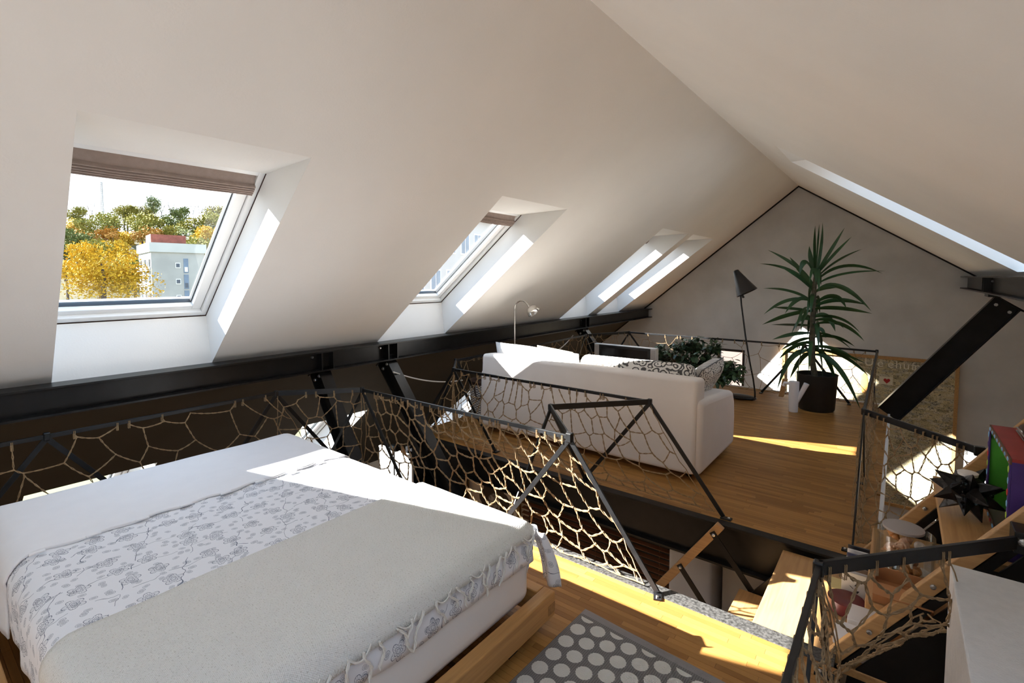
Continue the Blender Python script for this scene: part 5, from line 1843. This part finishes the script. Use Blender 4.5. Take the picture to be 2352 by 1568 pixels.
MB().box((DX1-T_, DY0+T_, DZ0+T_), (DX1, DY1-T_, DZ1-T_)).build('back_panel', PG, db)
rim_w = 0.022
for (y0, y1, z0, z1, m_) in ((DY0, DY1, DZ1-rim_w, DZ1, PB), (DY0, DY0+rim_w, DZ0+rim_w, DZ1-rim_w, PP), (DY1-rim_w, DY1, DZ0+rim_w, DZ1-rim_w, PP), (DY0, DY1, DZ0, DZ0+rim_w, PB)):
    MB().box((DX0-0.006, y0, z0), (DX0-0.0003, y1, z1)).build('rim', m_, db, bevel=0.001)
dot = []
for k in range(8):
    dot.append((DY0+0.04+k*0.065, DZ1-0.011, PBL))
    dot.append((DY0+0.011, DZ0+0.04+k*0.043, (PBL, PRD, PBL, PL_)[k % 4]))
    dot.append((DY1-0.011, DZ0+0.04+k*0.043, (PL_, PRD, PP, PBL)[k % 4]))
    dot.append((DY0+0.04+k*0.065, DZ0+0.011, (PBL, PRD)[k % 2]))
for (y, z, m_) in dot:
    MB().ico((DX0-0.007, y, z), 1, 1, (0.0025, 0.011, 0.015) if z < DZ1-0.02 and z > DZ0+0.02 else (0.0025, 0.017, 0.009)).build('painted_dot', m_, db, smooth=True)
MB().ico((DX0+0.13, DY0+0.13, DZ0+0.22), 1, 2, (0.03, 0.055, 0.11)).build('orange_figure', PO, db, smooth=True, label='orange paper shape')
MB().lathe([(0.11, 0), (0.10, 0.06), (0.07, 0.12), (0.0, 0.16)], (DX0+0.16, DY0+0.17, DZ0+T_), 16).build('brown_mound', PB, db, smooth=True)

# stack on the tread above
p_ = py(2335, 965, 2.95)
bk = thing('blue_book', (0.45, 2.95, 0.842), 'blue book lying under the glossy dark case at the right edge', 'book')
MB().box((0.40, 2.80, 0.842), (0.60, 3.08, 0.905)).build('pages', WHITE, bk)
MB().box((0.396, 2.797, 0.8415), (0.606, 3.083, 0.846)).build('cover', mat('blue_cover', (0.05, 0.09, 0.25), 0.5, noise_amt=0.1), bk)
MB().box((0.396, 2.797, 0.903), (0.606, 3.083, 0.908)).build('cover', MATS['blue_cover'], bk)
MB().box((0.394, 2.797, 0.8415), (0.399, 3.083, 0.908)).build('spine', MATS['blue_cover'], bk)
gc = thing('glossy_case', (0.5, 2.9, 0.908), 'glossy dark red and black rounded case with chrome stripes', 'case')
MB().rbox((0.50, 2.88, 0.945), (0.17, 0.22, 0.072), 0.03, 4).build('shell', mat('cherry_gloss', (0.06, 0.012, 0.016), 0.1, noise_amt=0.1), gc, smooth=True)
for k in range(3):
    MB().rbox((0.50, 2.88, 0.928+k*0.014), (0.176, 0.226-0.01*k, 0.003), 0.001, 1).build('chrome_stripe', CHROME, gc)

# ---------------------------------------------------------------- the storey below, seen through the gap
MB().box((-4.42, 4.62, LOWZ), (-0.10, 4.74, -0.205)).build('wall_partition', mat('lower_wall_paint', (0.40, 0.385, 0.35), 0.9, noise_amt=0.04), kind='structure')
SLATM = wood_mat('dark_blind_slat', (0.36, 0.17, 0.085), (0.30, 0.14, 0.07), 'X', 0.5)
vb = thing('venetian_blind', (-2.4, 4.52, -0.25), 'brown wooden slat blind hanging on the wall below the loft', 'blind')
sl_me = MB().obox((0, 0, 0), (0.935, 0, 0), (0, 0.023, 0.005), (0, -0.0004, 0.0018)).mesh('slat')
sl_me.materials.append(SLATM)
for k in range(30):
    o = bpy.data.objects.new('slat', sl_me)
    COL.objects.link(o)
    o.parent = vb
    o.location = V((-2.405, 4.50, -0.35-k*0.058))-WL[vb.name]
MB().box((-3.34, 4.465, -0.31), (-1.47, 4.535, -0.262)).build('head_rail', SLATM, vb)
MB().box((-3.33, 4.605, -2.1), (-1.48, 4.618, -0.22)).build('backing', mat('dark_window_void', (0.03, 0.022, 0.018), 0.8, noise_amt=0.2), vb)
MB().box((-3.34, 4.475, -2.13), (-1.47, 4.525, -2.10)).build('bottom_rail', SLATM, vb)
for x in (-3.05, -2.4, -1.72):
    MB().tube([(x, 4.50, -0.3), (x, 4.50, -2.04)], 0.0015, 4).build('ladder_cord', SLATM, vb)
tg = py(1541, 1243, 4.46)
MB().tube([(tg.x, 4.462, -0.3), (tg.x, 4.462, tg.z)], 0.002, 5).build('pull_cord', CORD, vb)
MB().lathe([(0.006, 0), (0.014, 0.01), (0.010, 0.06), (0.004, 0.065)], (tg.x, 4.462, tg.z-0.06), 10).build('toggle', mat('orange_wood', (0.55, 0.20, 0.06), 0.5, noise_amt=0.1), vb, smooth=True)
wc = thing('white_cabinet', (-1.29, 4.4, LOWZ), 'tall white cabinet with rounded front edges right of the slat blind', 'cabinet')
MB().rbox((-1.285, 4.32, (LOWZ-0.28)/2), (0.35, 0.58, -0.30-LOWZ), 0.025, 3).build('body', WHITE, wc, smooth=True)
wc2 = thing('cream_cabinet', (-0.8, 4.4, LOWZ), 'cream cabinet behind the stair struts, right of white cabinet', 'cabinet')
MB().rbox((-0.80, 4.36, (LOWZ-0.28)/2), (0.50, 0.50, -0.30-LOWZ), 0.012, 2).build('body', mat('cream_paint', (0.66, 0.58, 0.46), 0.6, noise_amt=0.03), wc2, smooth=True)

GOLD = mat('gilt_frame', (0.36, 0.24, 0.08), 0.4, metal=0.6, noise_amt=0.3, noise_scale=30)
fp = thing('framed_print', (-3.86, 4.58, -1.1), 'gilt framed black and white flower print below the loft', 'picture')
PX0, PX1, PZ0, PZ1 = -4.30, -3.45, -1.62, -0.76
for (x0, x1, z0, z1) in ((PX0, PX0+0.035, PZ0, PZ1), (PX1-0.035, PX1, PZ0, PZ1), (PX0+0.035, PX1-0.035, PZ1-0.035, PZ1), (PX0+0.035, PX1-0.035, PZ0, PZ0+0.035)):
    MB().box((x0, 4.575, z0), (x1, 4.615, z1)).build('frame', GOLD, fp, bevel=0.004)
MB().box((PX0+0.03, 4.595, PZ0+0.03), (PX1-0.03, 4.61, PZ1-0.03)).build('mount', mat('cream_mount', (0.68, 0.66, 0.60), 0.8, noise_amt=0.03), fp)
pc = V(((PX0+PX1)/2+0.03, 4.592, -1.17))
for k in range(7):
    a = k*2*math.pi/7+0.3
    p = pc+V((math.cos(a)*0.145, 0, math.sin(a)*0.145))
    MB().ico(p, 1, 2, (0.105, 0.002, 0.105)).build('black_petal', INK, fp, smooth=True)
MB().ico(pc+V((0, -0.003, -0.02)), 1, 2, (0.10, 0.002, 0.13)).build('grey_centre', mat('grey_print', (0.5, 0.5, 0.5), 0.8, col2=(0.05, 0.05, 0.05), noise_scale=35), fp, smooth=True)
# pale board, spotlight and dark shelf near the left brace, all standing on the floor below
bp_ = py(908, 1050, 4.1)
bd = thing('display_board', (bp_.x, 4.1, LOWZ), 'white panel standing below between bed corner and gap brace', 'panel')
a0, a1 = py(874, 1022, 4.1), py(948, 1048, 4.1)
MB().box((a0.x, 4.08, LOWZ), (a1.x, 4.11, a0.z)).build('board', WHITE, bd, bevel=0.003)
MB().box((a0.x-0.004, 4.075, a0.z-0.02), (a1.x+0.004, 4.115, a0.z+0.002)).build('edge_trim', FRAMEW, bd)
sp0 = py(905, 1028, 3.95)
sl_ = thing('floor_spotlight', (sp0.x, 3.95, LOWZ), 'black spotlight on a stem in front of the white panel', 'lamp')
MB().lathe([(0.12, 0), (0.12, 0.02), (0.012, 0.03)], (sp0.x, 3.95, LOWZ), 20).build('base', BLACK, sl_, smooth=True)
MB().tube([(sp0.x, 3.95, LOWZ+0.02), (sp0.x, 3.95, sp0.z-0.02)], 0.010, 8).build('stem', BLACK, sl_, smooth=True)
MB().lathe([(0.03, -0.06), (0.045, -0.04), (0.05, 0.03), (0.04, 0.07), (0.03, 0.10)], sp0, 18, (1, -0.2, 0.1)).build('head', BLACK, sl_, smooth=True)
s0, s1 = py(948, 1070, 4.3), py(1046, 1070, 4.3)
sh_ = thing('black_shelf', ((s0.x+s1.x)/2, 4.3, LOWZ), 'black open shelf standing below, left of the gilt framed print', 'shelf')
for x in (s0.x, s1.x):
    MB().box((x-0.02, 4.2, LOWZ), (x+0.02, 4.5, -0.62)).build('side', BLACK, sh_)
for z in (-0.64, -1.05, -1.5, -2.0):
    MB().box((s0.x+0.02, 4.2, z-0.02), (s1.x-0.02, 4.5, z)).build('board', BLACK, sh_)
MB().box((s0.x+0.02, 4.485, LOWZ), (s1.x-0.02, 4.5, -0.66)).build('back', BLACK, sh_)
for k, (c_, nm) in enumerate((((0.32, 0.03, 0.04), 'dark red'), ((0.60, 0.58, 0.55), 'pale grey'))):
    x = s1.x-0.12-k*0.07
    tag(MB().box((x, 4.25, -1.048), (x+0.045, 4.45, -0.78)).build('book', mat('book_%d' % k, c_, 0.6, noise_amt=0.1), bevel=0.002, loc=(x, 4.3, -1.048)), '%s book standing on the black shelf below' % nm, 'book', 'books on the black shelf')
ow = py(930, 1035, 4.0)
tag(MB().add([py(925, 1022, 3.75), py(938, 1052, 3.75), py(920, 1038, 3.75), py(925, 1022, 3.80), py(938, 1052, 3.80), py(920, 1038, 3.80)], [(0, 1, 2), (5, 4, 3), (0, 3, 4, 1), (1, 4, 5, 2), (2, 5, 3, 0)]).build('wooden_block', OAK, loc=tuple(py(925, 1040, 3.75))), 'small triangular oak block by the gap brace below', 'block')

# ---------------------------------------------------------------- outside: ground, wooded hill, houses
GRASS = mat('dry_grass_ground', (0.10, 0.10, 0.045), 0.95, col2=(0.06, 0.07, 0.03), noise_scale=0.05)
GZ = -17.0
mb = MB().add([(-9, -120, GZ), (-9, 260, GZ), (-420, 260, GZ), (-420, -120, GZ)], [(3, 2, 1, 0)])
mb.add([(-420, 60, GZ), (-9, 60, GZ)], [])
mb.build('ground', GRASS, kind='structure')
tag(bpy.data.objects['ground'], 'open ground outside far below the skylights')


def hillz(d, az):
    """height of the hill at a distance from the house"""
    t = max(0.0, min(1.0, (d-95)/150))
    t = t*t*(3-2*t)
    return GZ+t*(33+3.0*math.sin(az*9))


def polar(az, d, z):
    return V((-math.cos(az)*d, math.sin(az)*d, z))


hill = MB()
na, nd = 50, 26
hill.grid(lambda a, b: polar(lerp(-0.15, 1.15, a), lerp(90, 300, b), hillz(lerp(90, 300, b), lerp(-0.15, 1.15, a))+0.8*noise.noise(V((a*20, b*12, 0)))), na, nd)
tag(hill.build('hillside', mat('leaf_litter_slope', (0.11, 0.085, 0.035), 0.95, col2=(0.05, 0.05, 0.02), noise_scale=0.2), smooth=True, kind='structure'), 'wooded hillside beyond the tower block')


def crown_mesh(name, m, nq, blobs, qs, seed, trunk_h):
    R = random.Random(seed)
    mb = MB()
    for k in range(nq):
        bx, by, bz, br = blobs[k % len(blobs)]
        d = V((R.gauss(0, 1), R.gauss(0, 1), R.gauss(0, 1))).normalized()*br*(R.random()**0.4)
        p = V((bx, by, bz))+V((d.x, d.y, d.z*0.85))
        a = V((R.gauss(0, 1), R.gauss(0, 1), R.gauss(0, 1))).normalized()
        b = a.orthogonal().normalized()
        q = qs*R.uniform(0.6, 1.3)
        mb.add([p-a*q-b*q*0.5, p+a*q-b*q*0.6, p+a*q*0.7+b*q*0.6, p-a*q*0.6+b*q*0.5], [(0, 1, 2, 3)])
    me = mb.mesh(name)
    me.materials.append(m)
    return me


def leafmat(name, c1, c2):
    m = mat(name, c1, 0.8, spec=0.1)
    n = NT(m)
    g = n.new('ShaderNodeNewGeometry')
    oi = n.new('ShaderNodeObjectInfo')
    n.color(n.mix(n.math('FRACT', n.math('ADD', g.outputs['Random Per Island'], n.math('MULTIPLY', oi.outputs['Random'], 0.3))), c1, c2))
    return m


TB = mat('tree_bark', (0.09, 0.065, 0.05), 0.9, noise_amt=0.3)
LM = {'yellow': leafmat('yellow_leaves', (0.50, 0.33, 0.035), (0.36, 0.24, 0.03)),
      'olive': leafmat('olive_leaves', (0.155, 0.165, 0.045), (0.27, 0.235, 0.055)),
      'orange': leafmat('orange_leaves', (0.36, 0.17, 0.04), (0.28, 0.19, 0.05)),
      'green': leafmat('green_leaves', (0.085, 0.115, 0.038), (0.15, 0.16, 0.05))}


def blobs_for(seed, n_):
    R = random.Random(seed)
    return [(R.uniform(-.55, .55), R.uniform(-.55, .55), 1.05+R.uniform(-.45, .5), R.uniform(.32, .55)) for _ in range(n_)]


CM = {k: crown_mesh('crown', m, 1500, blobs_for(i, 9), 0.055, i, 1) for i, (k, m) in enumerate(LM.items())}
BIGC = crown_mesh('crown', LM['yellow'], 7000, blobs_for(77, 16), 0.028, 12, 1)


def bare_mesh(seed):
    R = random.Random(seed)
    mb = MB()

    def br(p, d, L, r, lev):
        e_ = p+d*L
        mb.tube([p, e_], [r, r*0.6], 4, cap=False)
        if lev:
            for _ in range(4):
                dd_ = (d+V((R.uniform(-.7, .7), R.uniform(-.7, .7), R.uniform(-.1, .5)))).normalized()
                br(p.lerp(e_, R.uniform(0.45, 1)), dd_, L*0.55, r*0.5, lev-1)
    br(V((0, 0, 0)), V((0, 0, 1)), 1.1, 0.03, 3)
    me = mb.mesh('branches')
    me.materials.append(TB)
    return me


BARE = [bare_mesh(1), bare_mesh(2)]
TRUNK = MB().tube([(0, 0, -0.6), (0.01, 0, 0.3), (0, 0.02, 0.9), (0.03, 0, 1.3)], [0.075, 0.055, 0.04, 0.02], 7).mesh('trunk')
TRUNK.materials.append(TB)


def tree(kind, u, v, dist, wpx, label, group, crown=None):
    """v: pixel row of the crown's middle; wpx: crown width in pixels"""
    c = pd(u, v, dist)
    depth = (c-CAM).dot(-V((_vx.z, _vy.z, _vz.z)))
    sc_ = wpx/F*depth/1.75
    base = V((c.x, c.y, c.z-1.05*sc_))
    r = thing({'yellow': 'yellow_tree', 'olive': 'olive_tree', 'orange': 'orange_tree', 'green': 'green_tree', 'bare': 'bare_tree'}[kind], base, label, 'tree', group)
    parts = [('branches', BARE[int(u) % 2])] if kind == 'bare' else [('crown', crown or CM[kind]), ('trunk', TRUNK)]
    for nm, me in parts:
        o = bpy.data.objects.new(nm, me)
        COL.objects.link(o)
        o.parent = r
        o.scale = (sc_, sc_, sc_*(1.0 if kind != 'bare' else 1.3))
        o.rotation_euler = (0, 0, u*1.7)
    return r


tree('yellow', 236, 626, 62, 175, 'big golden yellow tree left of the grey tower block', None, BIGC)
RT = random.Random(9)
rows = [(497, 235, 7, 44, ('green', 'olive', 'olive')), (520, 205, 9, 58, ('olive', 'orange', 'yellow', 'olive', 'green')), (548, 180, 10, 66, ('olive', 'yellow', 'orange', 'green', 'olive')),
        (585, 150, 8, 74, ('olive', 'green', 'yellow', 'orange')), (625, 128, 8, 78, ('olive', 'green', 'olive', 'yellow'))]
LAB = {'yellow': 'yellow autumn tree among the trees on the hill', 'olive': 'olive green tree among the trees on the hill', 'orange': 'orange brown autumn tree on the hill', 'green': 'dark green tree among the trees on the hill'}
ORD = ['first', 'second', 'third', 'fourth', 'fifth', 'sixth', 'seventh', 'eighth', 'ninth', 'tenth', 'eleventh', 'twelfth']
ROWN = ['crest', 'upper', 'middle', 'lower', 'lowest']
for ri_, (v_, dist, n_, wp, kinds) in enumerate(rows):
    cnt_ = 0
    for k in range(n_):
        u_ = 140+(k+RT.uniform(0.1, 0.9))*430/n_
        if v_ < 500 and 200 < u_ < 262:
            continue
        kd = RT.choice(kinds)
        tree(kd, u_, v_+RT.uniform(-6, 8), dist+RT.uniform(-6, 6), wp*RT.uniform(0.85, 1.25), '%s, %s from the left in its %s row' % (LAB[kd].replace(' among the trees', ''), ORD[cnt_], ROWN[ri_]), 'trees on the hill seen through the big skylight')
        cnt_ += 1
tree('green', 352, 470, 230, 42, 'tall pointed green tree topping the hill above the tower', None)
tree('olive', 284, 486, 228, 44, 'round olive tree alone on the hill crest', None)
tree('orange', 259, 542, 150, 24, 'small reddish tree above the golden tree', None)
for k, u_ in enumerate((196, 212, 330, 372, 394, 412, 428, 444, 458, 474, 490, 506)):
    tree('bare', u_, 492+RT.uniform(-3, 5), 236+RT.uniform(-4, 4), 42*RT.uniform(0.8, 1.1), 'bare leafless tree on the hill crest, %s from the left' % ORD[k], 'bare trees on the hill crest')
tree('orange', 343, 688, 95, 26, 'low orange shrub at the foot of the tower block', None)

# lattice mast on the crest
ma, mb0 = pd(237, 508, 240), pd(237, 418, 240)
mast = thing('radio_mast', ma, 'thin lattice mast standing on the hill crest', 'mast')
MG = mat('grey_mast_steel', (0.35, 0.35, 0.36), 0.6, noise_amt=0.1)
top_ = mb0.z-ma.z
for a in range(3):
    an = a*2.09
    MB().tube([ma+V((math.cos(an)*0.55, math.sin(an)*0.55, -3)), ma+V((math.cos(an)*0.25, math.sin(an)*0.25, top_))], 0.11, 4).build('mast_leg', MG, mast)
mb = MB()
for k in range(22):
    z = k*top_/22
    r0 = lerp(0.55, 0.25, k/22)
    r1 = lerp(0.55, 0.25, (k+1)/22)
    for a in range(3):
        mb.tube([ma+V((math.cos(a*2.09)*r0, math.sin(a*2.09)*r0, z)), ma+V((math.cos(a*2.09+2.09)*r1, math.sin(a*2.09+2.09)*r1, z+top_/22))], 0.06, 3)
mb.build('lattice', MG, mast, kind='stuff')

# grey tower block
CONC = mat('grey_tower_render', (0.36, 0.36, 0.34), 0.9, col2=(0.29, 0.29, 0.275), noise_scale=0.25)
tower_c = pd(347, 600, 98)
tq = pd(470, 600, 100.5)
tl = pd(319, 600, 111)
zt_ = pd(347, 562, 98).z
tow = thing('tower_block', (tower_c.x, tower_c.y, GZ), 'grey concrete tower block with brick roof hut beyond the trees', 'building')
ef, el = (tq-tower_c), (tl-tower_c)
ef.z = el.z = 0
Lf, Ll = ef.length, el.length
ef.normalize()
el.normalize()
nf = V((ef.y, -ef.x, 0))
if nf.dot(CAM-tower_c) < 0:
    nf = -nf
nl = V((el.y, -el.x, 0))
if nl.dot(CAM-tower_c) < 0:
    nl = -nl


def tp(a, b, z, d=0.0):
    return V((tower_c.x, tower_c.y, z))+ef*a+el*b+(nf*d if b == 0 else nl*d)


mb = MB()
q = [tp(0, 0, GZ), tp(Lf, 0, GZ), tp(Lf, 0, GZ)+el*Ll, tp(0, Ll, GZ)]
mb.add(q+[V((p.x, p.y, zt_)) for p in q], [(0, 1, 5, 4), (1, 2, 6, 5), (2, 3, 7, 6), (3, 0, 4, 7), (4, 5, 6, 7)])
mb.build('walls', CONC, tow)
mb = MB()
o_ = 0.25
q = [tp(-o_, 0, zt_-1.1)+nf*o_, tp(Lf+o_, 0, zt_-1.1)+nf*o_, tp(Lf+o_, 0, zt_-1.1)+el*(Ll+o_), tp(-o_, 0, zt_-1.1)+el*(Ll+o_)]
mb.add(q+[p+V((0, 0, 1.5)) for p in q], [(0, 1, 5, 4), (1, 2, 6, 5), (2, 3, 7, 6), (3, 0, 4, 7), (4, 5, 6, 7), (3, 2, 1, 0)])
mb.build('parapet', mat('pale_parapet', (0.44, 0.45, 0.43), 0.9, noise_amt=0.08, noise_scale=0.4), tow)
mb = MB()
c_ = tp(Lf*0.40, 0, zt_+1.0)+el*(Ll*0.45)
mb.obox(c_, ef*Lf*0.33, el*Ll*0.2, V((0, 0, 0.95)))
mb.build('roof_hut', mat('red_brown_brick', (0.24, 0.075, 0.05), 0.9, noise_amt=0.3, noise_scale=2), tow)
DWIN = mat('dark_window_pane', (0.05, 0.07, 0.10), 0.15, noise_amt=0.3)
BWIN = mat('blue_stair_glazing', (0.13, 0.19, 0.27), 0.25, noise_amt=0.3, noise_scale=0.6)
WFR = mat('white_far_frame', (0.62, 0.62, 0.60), 0.7, noise_amt=0.03)


def panel(a0, a1, z0, z1, side, d, m, nm, parent):
    if side == 'f':
        pts = [tp(a0, 0, z0, d), tp(a1, 0, z0, d), tp(a1, 0, z1, d), tp(a0, 0, z1, d)]
        n_ = nf
    else:
        pts = [tp(0, a0, z0), tp(0, a1, z0), tp(0, a1, z1), tp(0, a0, z1)]
        pts = [p+nl*d for p in pts]
        n_ = nl
    back = [p-n_*(d+0.02) for p in pts]
    mb = MB().add(pts+back, [(0, 1, 2, 3), (0, 4, 5, 1), (1, 5, 6, 2), (2, 6, 7, 3), (3, 7, 4, 0)])
    return mb.build(nm, m, parent)


for k in range(8):
    z = zt_-3.2-k*2.65
    for fx, ww in ((0.43, 0.095), (0.93, 0.08)):
        f_ = panel(Lf*fx, Lf*(fx+ww), z-0.45, z+0.45, 'f', 0.05, WFR, 'window', tow)
        panel(Lf*(fx+0.014), Lf*(fx+ww-0.014), z-0.30, z+0.30, 'f', 0.09, DWIN, 'pane', f_)
    f_ = panel(Lf*0.585, Lf*0.675, z-1.25, z+1.15, 'f', 0.05, BWIN, 'stair_window', tow)
    panel(Lf*0.60, Lf*0.66, z-1.05, z-0.25, 'f', 0.10, DWIN if k % 2 else WFR, 'pane', f_)
    for b0, b1 in ((0.06, 0.28), (0.40, 0.62), (0.74, 0.96)):
        f_ = panel(Ll*b0, Ll*b1, z-0.95, z+0.95, 'l', 0.06, DWIN, 'window', tow)
        panel(Ll*b0, Ll*b1, z-1.0, z-0.25, 'l', 0.55, WFR, 'balcony', tow)
        panel(Ll*(b0+b1)*0.5, Ll*((b0+b1)*0.5+0.03), z-0.9, z+0.9, 'l', 0.10, WFR, 'mullion', f_)

# pale apartment house beyond the second skylight, with white framed windows
a0, a1 = pd(930, 600, 34), pd(1150, 600, 46)
apt = thing('apartment_house', (a0.x, a0.y, GZ), 'pale apartment house with white framed windows past the second skylight', 'building')
ee = a1-a0
ee.z = 0
La = ee.length
ee.normalize()
na_ = V((ee.y, -ee.x, 0))
if na_.dot(CAM-a0) < 0:
    na_ = -na_
zb_ = GZ
zt2 = pd(1060, 500, 40).z
mb = MB()
q = [V((a0.x, a0.y, zb_)), V((a0.x, a0.y, zb_))+ee*La, V((a0.x, a0.y, zb_))+ee*La-na_*10, V((a0.x, a0.y, zb_))-na_*10]
mb.add(q+[V((p.x, p.y, zt2)) for p in q], [(0, 1, 5, 4), (1, 2, 6, 5), (2, 3, 7, 6), (3, 0, 4, 7), (4, 5, 6, 7)])
mb.build('walls', mat('pale_facade', (0.48, 0.46, 0.43), 0.9, noise_amt=0.06, noise_scale=0.5), apt)
mb = MB()
rb_ = V((a0.x, a0.y, zt2))
mb.add([rb_+na_*0.5, rb_+ee*La+na_*0.5, rb_+ee*La-na_*10.5, rb_-na_*10.5, rb_+ee*1.0-na_*5+V((0, 0, 3)), rb_+ee*(La-1)-na_*5+V((0, 0, 3))], [(0, 1, 5, 4), (1, 2, 5), (2, 3, 4, 5), (3, 0, 4), (3, 2, 1, 0)])
mb.build('roof', mat('red_clay_roof', (0.26, 0.09, 0.06), 0.9, noise_amt=0.2, noise_scale=1.5), apt)
GREYW = mat('grey_blue_pane', (0.20, 0.24, 0.29), 0.2, noise_amt=0.3, noise_scale=1.0)
for r_ in range(6):
    for c__ in range(6):
        z = zt2-2.0-r_*3.0
        x = 0.8+c__*(La-1.6)/6
        wdt = (La-1.6)/6*0.62

        def ap(x_, z_, d_):
            return V((a0.x, a0.y, z_))+ee*x_+na_*d_

        def apan(x0, x1, z0, z1, d0, d1, m, nm, par):
            pts = [ap(x0, z0, d1), ap(x1, z0, d1), ap(x1, z1, d1), ap(x0, z1, d1), ap(x0, z0, d0), ap(x1, z0, d0), ap(x1, z1, d0), ap(x0, z1, d0)]
            return MB().add(pts, [(0, 1, 2, 3), (0, 4, 5, 1), (1, 5, 6, 2), (2, 6, 7, 3), (3, 7, 4, 0)]).build(nm, m, par)
        f_ = apan(x, x+wdt, z-0.9, z+0.9, 0, 0.06, FRAMEW, 'window', apt)
        apan(x+0.09, x+wdt/2-0.05, z-0.8, z+0.8, 0.06, 0.08, GREYW, 'pane', f_)
        apan(x+wdt/2+0.05, x+wdt-0.09, z-0.8, z+0.8, 0.06, 0.08, GREYW, 'pane', f_)

# pink house seen through the small gable window
ph_ = thing('pink_house', (-6, 22, GZ), 'pink rendered house beyond the small gable window', 'building')
PINK = mat('pink_render', (0.15, 0.105, 0.09), 0.9, noise_amt=0.06, noise_scale=0.8)
MB().box((-14, 22, GZ), (4, 30, 5)).build('walls', PINK, ph_)
for k in range(6):
    for j in range(4):
        x, z = -12.8+k*2.6, -12+j*3.6
        f_ = MB().box((x, 21.93, z), (x+1.1, 22.0, z+1.7)).build('window', FRAMEW, ph_)
        MB().box((x+0.12, 21.90, z+0.12), (x+0.5, 21.94, z+1.58)).build('pane', GREYW, f_)
        MB().box((x+0.6, 21.90, z+0.12), (x+0.98, 21.94, z+1.58)).build('pane', GREYW, f_)
